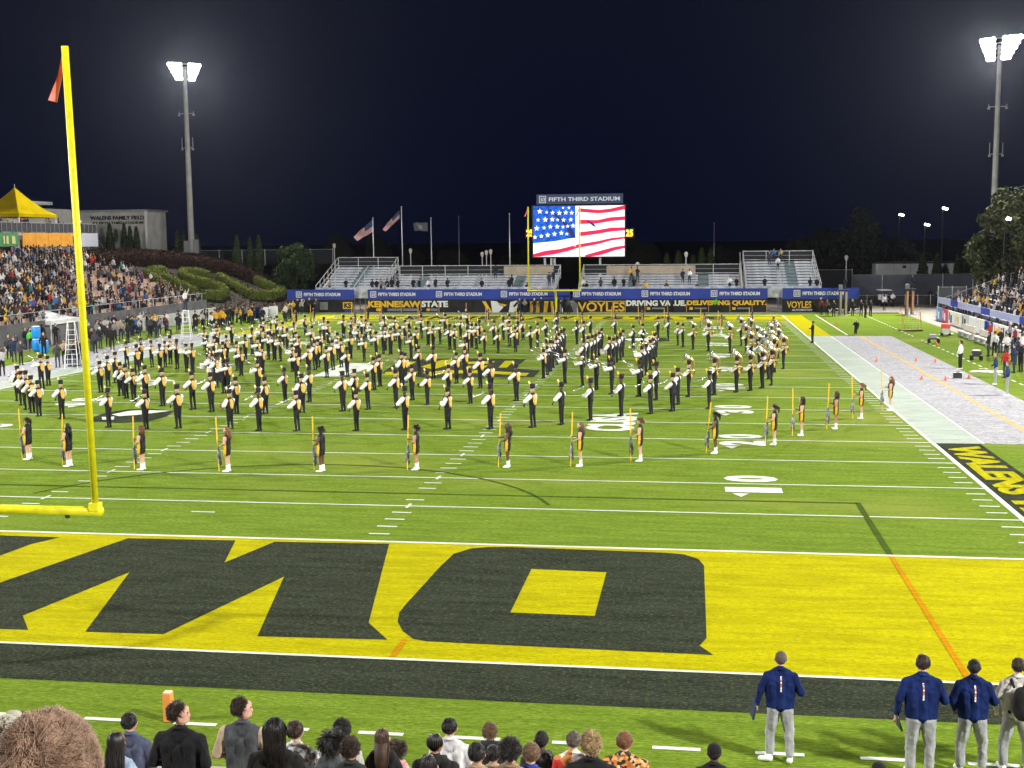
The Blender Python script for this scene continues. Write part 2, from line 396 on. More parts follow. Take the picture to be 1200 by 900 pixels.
for i in range(1, 100):
    for x in (-6.096, 6.096, W2-.45, -W2+.45):
        y = i*YD
        if i % 5 == 0:
            if abs(x) < 10: link('hash_tick', tkm, F, loc=(x, y, .012))
        elif y < 64 and not (x < -20 and y < 30): link('hash_mark', hmm, F, loc=(x, y, .008))
        elif y >= 64: far.box((x, y, .006), (.6, .1, .004))
far.build('hash_mark', WHITEP, F, kind='stuff')
p = atZ(238, 600); mark('hash_mark', WHITEP, p.x-.38, p.y-.05, p.x+.38, p.y+.05, .008)
# sidelines and borders
mark('sideline', WHITEP, W2, -9.3, W2+.18, 18.2, .012)
mark('sideline', WHITEP, -W2-.18, -9.3, -W2, 18.2, .012)
for s in (-1, 1):
    a, b = sorted((s*W2, s*26.5))
    mark('border_paint', BORDER, a, 18.2, b, 72.6, .004)
    mark('border_paint', YELLOW, a, 72.6, b, 100.8, .004)
    a, b = sorted((s*W2, s*(W2+.13))); mark('sideline', WHITEP, a, 18.2, b, 100.8, .008)
    a, b = sorted((s*26.4, s*26.5)); mark('sideline', WHITEP, a, 18.2, b, 72.6, .008)
    a, b = sorted((s*26.5, s*31.35)); t = MB(); t.box(((a+b)/2, 45.4, .012), (4.85, 54.4, .02)); t.build('sideline_tarp', TARP, None, label='long grey and white speckled tarp laid along the %s sideline' % ('right' if s > 0 else 'left'), cat='tarp')
    if s > 0: t = MB(); t.quad((28.75, 18.2, .0245), (29.0, 18.2, .0245), (29.0, 72.6, .0245), (28.75, 72.6, .0245)); t.build('tarp_stripe', TARPLINE, bpy.data.objects['sideline_tarp'] if s < 0 else [o for o in C.objects if o.name.startswith('sideline_tarp')][-1])
mark('black_border_paint', BLACKP, W2+.18, -9.3, 26.3, 18.2, .004)
mark('black_border_paint', BLACKP, -26.3, -9.3, -W2-.18, 18.2, .004)
YB = YELLOW
lettering('WALENS', YB, (24.78, 17.55, .010), (0, -1, 0), (1, 0, 0), 9.3, 1.32, F, .002, .05, name='painted_word')
lettering('FAMILY', YB, (24.78, 7.3, .010), (0, -1, 0), (1, 0, 0), 9.0, 1.32, F, .002, .05, name='painted_word')
# dashed white line behind the end zone
ds = MB(); ds.quad((-.39, -.06, 0), (.39, -.06, 0), (.39, .06, 0), (-.39, .06, 0)); dsm = ds.mesh('dash_mark', WHITEP)
for i in range(-13, 9): link('dash_mark', dsm, F, loc=(14.63+i*1.65, -12.82, .006))
for s in (0, 1):
    for i in range(28): link('dash_mark', dsm, F, loc=(33.1, 73+i*1.65, .006) if s == 0 else (33.1, 24+i*1.65, .006), rz=PI/2)
mark('dashed_line', WHITEP, 27.9, 74, 28.02, 101, .006)
# old overpainted lines of another sport
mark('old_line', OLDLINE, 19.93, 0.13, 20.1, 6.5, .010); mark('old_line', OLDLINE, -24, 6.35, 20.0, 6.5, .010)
mark('old_line', ORANGEP, 19.95, -9.1, 20.08, -.05, .012)
p = atZ(470, 755); mark('old_line', ORANGEP, p.x-.05, -9.1, p.x+.07, -8.0, .014)
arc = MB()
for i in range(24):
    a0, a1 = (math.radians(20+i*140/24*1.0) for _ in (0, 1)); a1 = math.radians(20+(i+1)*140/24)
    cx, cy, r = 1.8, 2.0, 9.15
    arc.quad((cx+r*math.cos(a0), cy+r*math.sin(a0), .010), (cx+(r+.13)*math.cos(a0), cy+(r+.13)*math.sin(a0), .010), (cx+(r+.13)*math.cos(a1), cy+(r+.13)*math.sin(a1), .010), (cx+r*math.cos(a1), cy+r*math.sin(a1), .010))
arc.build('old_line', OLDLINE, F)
# end zone word: outlines in the ground plane
def gpoly(name, m, z, pts, holes=(), par=F):
    q = MB(); q.poly([atZ(*p) for p in pts], z, [[atZ(*p) for p in h] for h in holes]); return q.build(name, m, par)
gpoly('painted_letter', BLACKP, .008, [(-200, 622), (0, 627.5), (70, 630), (36, 638), (0, 651.5), (-200, 740)])
gpoly('painted_letter', BLACKP, .008, [(150, 631), (276, 633.5), (263, 659.5), (322, 635), (456, 637.5), (432, 730), (454, 750), (301.7, 746), (333, 676), (191.7, 743.5), (100, 740.7), (151.7, 671), (26.7, 721.7), (33, 738.5), (-200, 733), (-200, 770-15), (-260, 753), (-200, 757), (-60, 705), (0, 683)][:14]+[(-55, 735.5), (-55, 704), (0, 683)])
gpoly('painted_letter', BLACKP, .008, [(552, 643), (572, 641.2), (600, 641.2), (780, 648), (802, 650), (818, 655), (825, 663), (828, 748), (820, 757), (836, 768), (500, 752), (484, 749), (472, 740), (466, 729), (468, 718), (476, 708), (516, 664), (532, 649)], [[(622.8, 667), (710.8, 670.8), (697, 722), (598, 718)]])
# midfield emblem
gpoly('painted_emblem', BLACKP, .010, [(448, 437), (470, 421), (560, 420), (617, 421), (602, 432), (633, 434), (626, 442), (500, 443)])
for q in ([(584, 431), (592, 423), (603, 423), (594, 431)], [(576, 435), (600, 436.3), (620, 437.5), (616, 441), (598, 439.5), (574, 438)],
          [(493, 430), (518, 422), (545, 422), (508, 433)], [(548, 424), (580, 423.5), (576, 426.5), (540, 427)], [(495, 437), (522, 434), (566, 434), (560, 437.5), (520, 438), (505, 441)],
          [(462, 431), (474, 424), (488, 424), (474, 432)], [(452, 436), (490, 436), (486, 439), (450, 440)], [(548, 429), (572, 428.5), (569, 431), (545, 431.5)]):
    gpoly('painted_emblem', YELLOW, .014, q)
# pale side emblems
gpoly('painted_emblem', WHITEP, .014, [(366, 441.5), (402, 425.5), (432, 426), (440, 430), (398, 441.5)])
for s, y0, par in ((1, 26.5, 0), (-1, 26.5, 0)):
    for sx in ((-14.9, 13.2),): pass
gpoly('painted_emblem', BLACKP, .010, [(109, 489), (125, 483.5), (150, 480), (178, 479), (204, 482), (196, 488), (172, 494.5), (140, 495.5), (110, 494)])
gpoly('painted_emblem', WHITEP, .014, [(131, 486), (150, 482), (165, 481), (200, 481.5), (186, 483.5), (160, 486.5), (140, 488)])
gpoly('painted_emblem', WHITEP, .014, [(119, 489), (134, 488.5), (133, 492), (120, 492)])
gpoly('painted_emblem', BLACKP, .010, [(728, 396.5), (745, 395), (781, 396), (782, 399.5), (762, 401), (732, 399.5)])
gpoly('painted_emblem', WHITEP, .014, [(730, 397.5), (745, 396.5), (762, 397), (758, 399.8), (738, 399.6)])
# yard numbers, read from the right and from the left touchline
def number(y, txt, arrow=0):
    for s in (1, -1):
        for i, ch in enumerate(txt):
            off = (-1.42 if i == 0 else .32)
            o = (s*(16.9+.92), y+s*off if s > 0 else y-off, .012)
            lettering(ch, WHITEP, o, (0, s, 0), (-s, 0, 0), 1.1 if ch != '1' else .8, 1.85, F, .002, .05, name='yard_number')
        if arrow:
            q = MB(); yy = y-arrow*1.62; xx = s*16.45
            q.poly([(xx-.26, yy), (xx, yy-arrow*.55), (xx+.26, yy)] if arrow > 0 else [(xx-.26, yy), (xx+.26, yy), (xx, yy+.55)], .012); q.build('number_arrow', WHITEP, F)
for d, t in ((10, '10'), (20, '20'), (30, '30'), (40, '40')): number(d*YD, t, 1); number((100-d)*YD, t, -1)
number(50*YD, '50')
lettering('CUSA', WHITEP, (11.4+1.0, 20.1, .014), (0, 1, 0), (-1, 0, 0), 5.6, 2.15, F, .002, .05, name='painted_word')
lettering('CUSA', WHITEP, (-13.5, 72, .014), (0, -1, 0), (1, 0, 0), 5.6, 2.15, F, .002, .05, name='painted_word')
# far end zone lettering: black slabs on yellow
for i, ch in enumerate('KENNESAW STATE'):
    if ch != ' ': lettering(ch, BLACKP, (-18.2+i*2.65, 93.9, .012), (1, 0, 0), (0, 1, 0), 2.2, 4.4, F, .002, .06, name='painted_letter')

# ================================================================== GOALPOSTS
def goalpost(y, label, lean=0., zc=2.86, up=9.3, r=.075, rc=.085, xo=0.):
    t = empty('goalpost', label, 'goalpost', 'goalposts', loc=(xo, y, 0)); s = 1 if y > 0 else -1
    q = MB(); pts = [(0, s*1.9, 0), (0, s*1.9, zc*.55)] + [(0, s*(1.9*math.cos(a)), zc*.55+(zc*.45-.05)*math.sin(a)) for a in (.4, .8, 1.2, 1.5)] + [(0, 0, zc)]
    q.tube(pts, .12, 12); q.build('gooseneck', POSTY, t, True)
    q = MB(); q.tube([(-2.96, 0, zc), (2.96, 0, zc)], rc, 14); q.build('crossbar', POSTY, t, True)
    for sx in (-1, 1):
        q = MB(); q.tube([(sx*2.82, 0, zc+.02), (sx*2.82+lean, 0, zc+up)], r, 12); u = q.build('upright', POSTY, t, True)
        q = MB(); q.box((sx*2.82, 0, zc+.1), (.2, .2, .16)); q.build('bracket', POSTY, u)
        q = MB(); bx = sx*2.82+lean
        vs = [(bx-.05, 0, zc+up-.08), (bx-.02, .04, zc+up-.1), (bx-.20, .05, zc+up-.55), (bx-.15, .1, zc+up-.58), (bx-.42, .02, zc+up-1.02), (bx-.28, .10, zc+up-1.06)]
        q.add(vs+[(a, b+.012, c) for a, b, c in vs], [(0, 1, 3, 2), (2, 3, 5, 4), (7, 6, 8, 9), (9, 8, 10, 11), (0, 2, 8, 6), (1, 7, 9, 3), (2, 4, 10, 8), (3, 9, 11, 5), (4, 5, 11, 10), (0, 6, 7, 1)])
        q.build('wind_ribbon', mat('red_ribbon', (.85, .10, .05), .6, .1, 3, col2=(.9, .3, .25)), u)
    q = MB(); q.box((2.2, 0, zc-rc-.03), (.08, .06, .07)); q.build('camera_clip', DARK, t)
    return t
goalpost(-9.144, 'near yellow goalpost with its upright rising at the left edge of view', lean=-.16, zc=2.84, up=9.26, r=.070, rc=.092)
goalpost(100.58, 'distant yellow goalpost standing before the far wall and scoreboard', zc=2.72, up=9.1)

# ================================================================== FAR WALL, BANNERS
YW = 104.5
def px2x(px, Y, py=340): return atY(px, py, Y).x
ZB = atY(650, 350.5, YW).z; ZT = atY(650, 338.5, YW).z
def wall_seg(x0p, x1p, label, open_=False):
    x0, x1 = px2x(x0p, YW), px2x(x1p, YW)
    t = empty('padded_wall', label, 'wall', 'far end wall panels', loc=((x0+x1)/2, YW, 0))
    n = max(1, round((x1-x0)/2.45)); w_ = (x1-x0)/n
    for i in range(n):
        q = MB(); q.box((x0-(x0+x1)/2+w_*(i+.5), .1, ZB/2), (w_-.03, .18, ZB-.04)); q.build('wall_panel', BLACKC, t)
    q = MB(); q.box((0, .22, ZB/2-.05), (x1-x0, .05, ZB-.1)); q.build('wall_frame', DARK, t)
    return t, x0, x1
def banner(x0p, x1p, label, logos):
    x0, x1 = px2x(x0p, YW), px2x(x1p, YW)
    t = empty('stadium_banner', label, 'banner', 'blue stadium name banners', loc=((x0+x1)/2, YW-.05, ZB))
    cx = (x0+x1)/2; q = MB(); q.box((0, 0, (ZT-ZB)/2), (x1-x0, .10, ZT-ZB)); q.build('banner_sheet', BLUEV, t)
    for lp in logos:
        lx = px2x(lp, YW)-cx; H = ZT-ZB
        q = MB(); s_ = H*.62; z0 = H*.2
        for a, b, c, d in ((0, 0, s_, .08), (0, s_-.08, s_, .08), (0, 0, .08, s_), (s_-.08, 0, .08, s_)): q.box((lx+a+c/2, -.06, z0+b+d/2), (c, .02, d))
        q.build('logo_frame', WHITEV, t)
        lettering('5/3', WHITEV, (lx+.15, -.055, z0+.14), (1, 0, 0), (0, 0, 1), s_-.3, s_-.28, t, .012, .03, name='logo_digits')
        lettering('FIFTH THIRD STADIUM', WHITEV, (lx+s_+.25, -.055, z0+s_*.22), (1, 0, 0), (0, 0, 1), 4.35, s_*.55, t, .012, .035, name='banner_words')
    return t
banner(336.5, 415, 'short blue stadium banner at the left end of the far wall', [347])
banner(431, 668, 'long blue stadium banner left of the goalpost on the far wall', [434, 511, 587])
banner(671, 899.5, 'long blue stadium banner right of the goalpost on the far wall', [672, 752, 833])
banner(917, 1007, 'short blue stadium banner at the right end of the far wall', [930])
wl, a0, a1 = wall_seg(336.5, 413, 'black padded wall under the left short blue banner')
w2_, b0, b1 = wall_seg(431, 655, 'black padded wall carrying the gold university name')
w3_, c0, c1 = wall_seg(655.5, 899, 'black padded wall carrying the quality slogan')
w4_, d0, d1 = wall_seg(917, 1007, 'black padded wall under the right short blue banner')
def on_wall(t, s, m, x0p, x1p, y0, y1, bold=.05, nm='wall_words'):
    A = atY(x0p, y1, YW-.0); B = atY(x1p, y0, YW-.0)
    lettering(s, m, (A.x-t.location.x, -.012, A.z), (1, 0, 0), (0, 0, 1), B.x-A.x, B.z-A.z, t, .014, bold, name=nm)
def patch(t, m, x0p, x1p, y0, y1, nm, d=.0):
    A = atY(x0p, y1, YW); B = atY(x1p, y0, YW); q = MB()
    q.box(((A.x+B.x)/2-t.location.x, -.006-d, (A.z+B.z)/2), (B.x-A.x, .02, B.z-A.z)); return q.build(nm, m, t)
on_wall(w2_, 'KENNESAW', GOLDV, 431.5, 493, 352.5, 360.3); on_wall(w2_, 'STATE', WHITEV, 494, 525, 352.5, 360)
for x0, x1, c in ((441, 447, GOLDV), (454, 470, GREYV), (472, 490, GREYV), (500, 504, GOLDV), (505, 513, GREYV)): patch(w2_, c, x0, x1, 361.5, 364.5, 'sponsor_plate')
on_wall(w3_, 'VOYLES', GOLDV, 677, 732, 354, 365, .02)
q = MB()
for a, b, c, d in ((690, 352.7, 733, 353.5), (690, 365.6, 733, 366.2), (732.3, 353.5, 733, 365.6)):
    A = atY(a, d, YW); B = atY(c, b, YW); q.box(((A.x+B.x)/2-w3_.location.x, -.008, (A.z+B.z)/2), (B.x-A.x, .02, B.z-A.z))
q.build('gold_frame', GOLDV, w3_)
on_wall(w3_, 'DRIVING VALUE.', WHITEV, 733.8, 804, 351.8, 358.6); on_wall(w3_, 'DELIVERING QUALITY.', GOLDV, 805, 898.5, 351.8, 358.6)
for x0 in (758, 808, 858): patch(w3_, GOLDV, x0, x0+4, 360, 363, 'sponsor_plate'); patch(w3_, GREYV, x0+6, x0+20, 360.4, 362.2, 'sponsor_plate')
for xp in (447, 470, 493, 514, 546): patch(w2_, mat('orange_strip', (.62, .34, .16), .7), xp, xp+.8, 355, 366.5, 'joint_strip', .01)
for xp in (755.5, 782, 804, 830, 855, 881, 898): patch(w3_, MATS['orange_strip'], xp, xp+.8, 354, 366.5, 'joint_strip', .01)
on_wall(w4_, 'VOYLES', GOLDV, 922, 951, 353, 361, .02); on_wall(w4_, 'AUTOMOTIVE', WHITEV, 928, 952, 362, 364.5, .02)
on_wall(w4_, 'VOYLES', WHITEV, 969, 1006, 361, 366, .03)
patch(wl, GOLDV, 402, 413, 354, 362, 'sponsor_plate'); patch(wl, BLUEV, 404, 412, 363, 366, 'sponsor_plate'); on_wall(wl, 'KS', BLACKC, 403.5, 411.5, 355, 361); patch(wl, GREYV, 375, 384, 354, 363, 'sponsor_plate')
# plain white and gold feather shapes where the wall shows an emblem
for pts, m in (([(575, 352.5), (582, 353), (590, 360), (584, 366.5), (577, 366)], WHITEV), ([(584, 355), (594, 357), (592, 359), (586, 358)], GOLDV), ([(606, 352), (598, 354), (596, 366.5), (603, 366), (607, 360)], WHITEV), ([(565, 353), (569, 353), (577, 366), (573, 366.5)], GOLDV), ([(609, 353), (606, 353), (601, 359), (603, 360)], GOLDV),
               ([(621, 353), (626, 353), (624, 366), (621, 366)], GOLDV), ([(629, 353), (634, 353), (632, 366), (628, 366)], GOLDV), ([(638, 353), (643, 353), (641, 366), (637, 366)], GOLDV), ([(645, 353), (648, 353), (649, 366), (646, 366)], GOLDV)):
    t = w2_; q = MB(); P2 = [atY(a, b, YW) for a, b in pts]; n = len(P2)
    q.add([(v.x-t.location.x, -.016, v.z) for v in P2]+[(v.x-t.location.x, .01, v.z) for v in P2], [tuple(range(n)), tuple(range(2*n-1, n-1, -1))]+[(i, i+n, (i+1) % n+n, (i+1) % n) for i in range(n)]); q.build('emblem_shape', m, t)
for pts, m in (([(654.5, 352), (659, 353), (658, 366), (655, 366)], WHITEV), ([(664, 353), (670, 352), (675, 357), (676, 366), (670, 366), (668, 359)], GREYV)):
    t = w3_; q = MB(); P2 = [atY(a+2, b, YW) for a, b in pts]; n = len(P2)
    q.add([(v.x-t.location.x, -.016, v.z) for v in P2]+[(v.x-t.location.x, .01, v.z) for v in P2], [tuple(range(n)), tuple(range(2*n-1, n-1, -1))]+[(i, i+n, (i+1) % n+n, (i+1) % n) for i in range(n)]); q.build('emblem_shape', m, t)

# ================================================================== BLEACHERS
def bleacher(x0, x1, Y0, z0, rows, dep, rise, label, aisles, back=None, posts=True, tan=()):
    t = empty('bleacher', label, 'bleacher', 'aluminium bleachers behind the far wall', loc=((x0+x1)/2, Y0, 0)); cx = t.location.x; L = x1-x0
    segs = []; a = x0
    for s in sorted(aisles)+[x1]:
        e_ = s-.6 if s < x1 else x1
        if e_ > a+.5: segs.append((a, e_))
        a = s+.6
    mesh = {}
    for r in range(rows):
        y = r*dep; z = z0+r*rise
        for (a, b) in segs:
            key = (round(a, 2), round(b, 2))
            if key not in mesh:
                q = MB(); q.box((0, 0, .42), (b-a, .28, .04)); m1 = q.mesh('bench_plank', ALU)
                q = MB(); q.box((0, .0, .0), (b-a, .55, .04)); m2 = q.mesh('foot_plank', ALU)
                q = MB(); q.box((0, .38, .10), (b-a, .02, .22)); m3 = q.mesh('riser_panel', ALU); mesh[key] = (m1, m2, m3)
            for m in mesh[key]: link(m.name.split('.')[0], m, t, loc=((a+b)/2-cx, y, z))
    q = MB()
    for s in aisles:
        for r in range(rows*2): q.box((s-cx, r*dep/2, z0+r*rise/2), (1.15, dep/2, .05))
    if aisles: q.build('aisle_steps', mat('aisle_aluminium', (.40, .52, .56), .5, .1, 2, metal=.2), t)
    q = MB(); H = rows*rise
    for sx in (x0-cx+.1, x1-cx-.1, 0): 
        q.tube([(sx, -.3, z0), (sx, rows*dep, z0+H)], .07, 4)
        for r in range(0, rows+1, 3): q.tube([(sx, r*dep, 0), (sx, r*dep, z0+r*rise-.05)], .06, 4)
    q.build('support_frame', STEEL, t)
    yb = rows*dep+.1; zb = z0+rows*rise; n = max(2, round(L/3.0))
    q = MB(); q.box((0, yb, zb+.1), (L, .05, .06)); q.box((0, yb, zb+1.12), (L, .06, .07)); q.box((0, yb, zb+.6), (L, .03, .03)); q.build('back_rail', STEEL, t)
    for i in range(n+1): q = MB(); q.box((-L/2+i*L/n, yb, zb+.3), (.08, .08, 1.7)); q.build('rail_post', STEEL, t)
    q = MB(); q.box((0, yb+.04, zb+.6), (L-.1, .015, .95)); q.build('rail_mesh', mat('dark_screen', (.030, .034, .04), .8), t)
    for a, b in tan:
        q = MB(); q.box(((a+b)/2-cx, yb-.12, zb+.42), (b-a, .06, 1.15)); q.build('back_wall_panel', mat('tan_panel', (.52, .44, .34), .8, .1, 1), t)
    for sx in (-L/2, L/2):
        q = MB(); q.tube([(sx, -.4, z0+1.2), (sx, yb, zb+1.15)], .04, 5); q.tube([(sx, -.4, z0+.5), (sx, yb, zb+.5)], .03, 5)
        for r in range(0, rows+1, 2): q.tube([(sx, r*dep-.4, z0+r*rise-.2), (sx, r*dep-.4, z0+r*rise+1.2)], .035, 5)
        q.build('side_rail', STEEL, t)
    q = MB(); q.box((0, -.62, z0+.35), (L, .04, 1.25)); q.build('front_panel', ALU, t)
    return t
BA = bleacher(-28.6, -21.0, 106.2, 1.95, 11, .82, .29, 'tall block of silver bleachers at the left end of the far stand', [-24.8])
BB = bleacher(-20.2, -.6, 106.2, 1.95, 8, .82, .27, 'long low bleacher block left of the tunnel under the scoreboard', [-17.0, -5.2], tan=[(-7.4, -1.4)])
BC = bleacher(2.2, 20.4, 106.2, 1.95, 8, .82, .27, 'long low bleacher block right of the scoreboard tunnel', [8.2, 16.2], tan=[(4.9, 15.3)])
BD = bleacher(20.9, 29.0, 106.2, 1.95, 12, .82, .30, 'tall block of silver bleachers at the right end of the far stand', [26.2])
q = MB(); zt = 1.95+12*.3; q.add([(20.5, 116.2, 4.2), (20.5, 107, 2.6), (20.5, 116.2, zt+1), (20.6, 116.2, 4.2), (20.6, 107, 2.6), (20.6, 116.2, zt+1)], [(0, 1, 2), (3, 5, 4), (0, 2, 5, 3), (1, 4, 5, 2), (0, 3, 4, 1)])
q.build('end_panel', STEEL, None, label='grey triangular side panel where the low and tall right bleachers meet', cat='panel')

# ================================================================== SCOREBOARD
YS = 128.
def sb(px, py): return atY(px, py, YS)
A, B = sb(625, 301), sb(732, 240.5); cx = (A.x+B.x)/2
t = empty('scoreboard', 'large lit scoreboard screen showing a waving flag above the far bleachers', 'scoreboard', loc=(cx, YS, 0))
Wd, Ht = B.x-A.x, B.z-A.z; Z0 = A.z
q = MB(); q.box((0, .45, Z0+Ht/2), (Wd+.35, .8, Ht+.3)); q.build('cabinet', DARK, t)
def scr(u, v): return (-Wd/2+u*Wd, Z0+v*Ht)   # u right, v up
def emat(n, c, e): return mat(n, c, .5, .06, .9, emit=e)
EW = emat('screen_white', (.92, .93, 1), 1.05); ER = emat('screen_red', (.78, .012, .07), 1.0); EB = mat('screen_blue', (.006, .13, .62), .5, .2, 1.6, emit=1.1, col2=(.004, .035, .30)); EN = emat('screen_dark', (.02, .03, .16), .7)
def plate(nm, pts, m, d=.0):
    q = MB(); P2 = [scr(*p) for p in pts]; y0 = .02-d; n = len(P2)
    tr = tessellate_polygon([[Vector((a, b, 0)) for a, b in P2]])
    q.add([(a, y0, b) for a, b in P2], tr); q.add([(a, y0+.008, b) for a, b in P2], [tuple(reversed(z)) for z in tr]); return q.build(nm, m, t)
plate('screen_sheet', [(0, 0), (1, 0), (1, 1), (0, 1)], EW)
def band(fn_top, fn_bot, u0, u1, m, nm='red_stripe', d=.012, n=14):
    us = [u0+(u1-u0)*i/n for i in range(n+1)]
    plate(nm, [(u, max(0, min(1, fn_bot(u)))) for u in us]+[(u, max(0, min(1, fn_top(u)))) for u in reversed(us)], m, d)
def wv(v0, v1, s=0.): return lambda u: v0+(v1-v0)*u+.022*math.sin((u+s)*9)
# right half: five red stripes rising to the right (v measured from the bottom)
def R_(pts):
    return lambda u: float(np.interp(u, [p[0] for p in pts], [p[1] for p in pts]))
band(R_([(.5, .955), (.72, .915), (.85, .94), (1, 1.0)]), R_([(.5, 0.882), (.72, 0.847), (.85, 0.867), (1, 0.922)]), .5, 1, ER)
band(R_([(.5, .73), (.7, .715), (.85, .77), (1, .785)]), R_([(.5, 0.642), (.7, 0.647), (.85, 0.692), (1, 0.712)]), .5, 1, ER)
band(R_([(.5, .48), (.7, .52), (.85, .565), (1, .57)]), R_([(.5, 0.397), (.7, 0.442), (.85, 0.487), (1, 0.507)]), .5, 1, ER)
band(R_([(0, .055), (.13, .12), (.3, .155), (.5, .245), (.7, .30), (.85, .36), (1, .385)]), R_([(0, -.02), (.13, .025), (.3, .06), (.5, .175), (.7, .235), (.85, .31), (1, .345)]), 0, 1, ER)
band(R_([(.57, .03), (.75, .12), (.9, .19), (1, .21)]), R_([(.57, -.02), (.75, .03), (.9, .12), (1, .16)]), .57, 1, ER)
plate('canton', [(0, .27), (.1, .285), (.25, .31), (.37, .35), (.465, .37), (.465, 1), (0, 1)], EB, .012)
plate('fold_shadow', [(.16, .93), (.28, .74), (.36, .60), (.42, .38), (.47, .37), (.44, .52), (.36, .68), (.27, .82), (.19, .95)], EN, .022)
EG = emat('screen_lavender', (.62, .60, .80), .95)
for pts in ([(.52, .84), (.60, .80), (.70, .845), (.69, .80), (.60, .77)], [(.60, .64), (.68, .60), (.82, .60), (.81, .585), (.68, .575)], [(.10, .20), (.16, .27), (.20, .26), (.14, .18)], [(.42, .33), (.45, .20), (.47, .20), (.455, .34)], [(.58, .14), (.66, .17), (.67, .155), (.60, .12)], [(.86, .45), (.97, .50), (.99, .49), (.88, .43)], [(.25, .06), (.38, .11), (.40, .09), (.27, .04)]): plate('screen_fold', pts, EG, .018)
plate('fold_shadow', [(.60, .72), (.67, .64), (.69, .58), (.66, .60), (.58, .71)], EN, .026)
def star(u, v, r):
    k = Wd/Ht; plate('star', [(u+r*(1 if i % 2 == 0 else .42)*math.sin(i*PI/5)/k, v+r*(1 if i % 2 == 0 else .42)*math.cos(i*PI/5)) for i in range(10)], EW, .03)
for (u, v, r) in [(.075, .90, .06), (.15, .88, .035), (.215, .87, .05), (.29, .865, .055), (.36, .87, .052), (.425, .865, .05), (.055, .73, .045), (.135, .735, .06), (.21, .74, .055), (.27, .73, .035), (.335, .725, .05), (.415, .73, .05),
                  (.04, .565, .062), (.12, .575, .045), (.19, .595, .05), (.265, .595, .055), (.33, .59, .04), (.38, .60, .042), (.44, .61, .055), (.02, .39, .05), (.09, .41, .05), (.16, .43, .055), (.235, .45, .055), (.31, .47, .055), (.37, .45, .04), (.33, .965, .03), (.395, .965, .035)]:
    star(u, v, r)
A2, B2 = sb(628.5, 239.5), sb(730, 226.5); q = MB(); q.box(((A2.x+B2.x)/2-cx, .3, (A2.z+B2.z)/2), (B2.x-A2.x, .3, B2.z-A2.z)); nb = q.build('name_board', mat('slate_sign', (.055, .075, .15), .6, .1, 1, emit=.35), t)
SL = mat('sign_letter', (.62, .66, .74), .5, .05, emit=.35)
H2 = B2.z-A2.z; sx = A2.x-cx
q = MB()
for a, b, c, d in ((0, 0, 1, .1), (0, .9, 1, .1), (0, 0, .1, 1), (.9, 0, .1, 1)): q.box((sx+.35+(a+c/2)*H2*.72, .13, A2.z+H2*.13+(b+d/2)*H2*.72), (c*H2*.72, .03, d*H2*.72))
q.build('logo_frame', SL, t); lettering('5/3', SL, (sx+.55, .135, A2.z+H2*.28), (1, 0, 0), (0, 0, 1), H2*.45, H2*.4, t, .02, .03, name='logo_digits')
lettering('FIFTH THIRD STADIUM', SL, (sx+.35+H2, .135, A2.z+H2*.28), (1, 0, 0), (0, 0, 1), (B2.x-A2.x)-H2-.75, H2*.42, t, .02, .03, name='board_words')
EO = mat('digit_orange', (1, .48, .03), .5, .02, emit=3.)
for a, b in ((616, 625.5), (732.5, 742.5)):
    A3, B3 = sb(a, 277.5), sb(b, 268.5); q = MB(); q.box(((A3.x+B3.x)/2-cx, .3, (A3.z+B3.z)/2), (B3.x-A3.x+.1, .2, B3.z-A3.z+.3)); q.build('clock_box', DARK, t)
    lettering('25', EO, (A3.x-cx+.08, .17, A3.z+.05), (1, 0, 0), (0, 0, 1), B3.x-A3.x-.16, B3.z-A3.z-.1, t, .02, .04, name='clock_digits')
for px in (638, 645.5, 649.5, 703):
    xx = sb(px, 300).x-cx; q = MB(); q.box((xx, .6, Z0/2), (.28, .28, Z0)); q.build('support_post', STEEL, t)

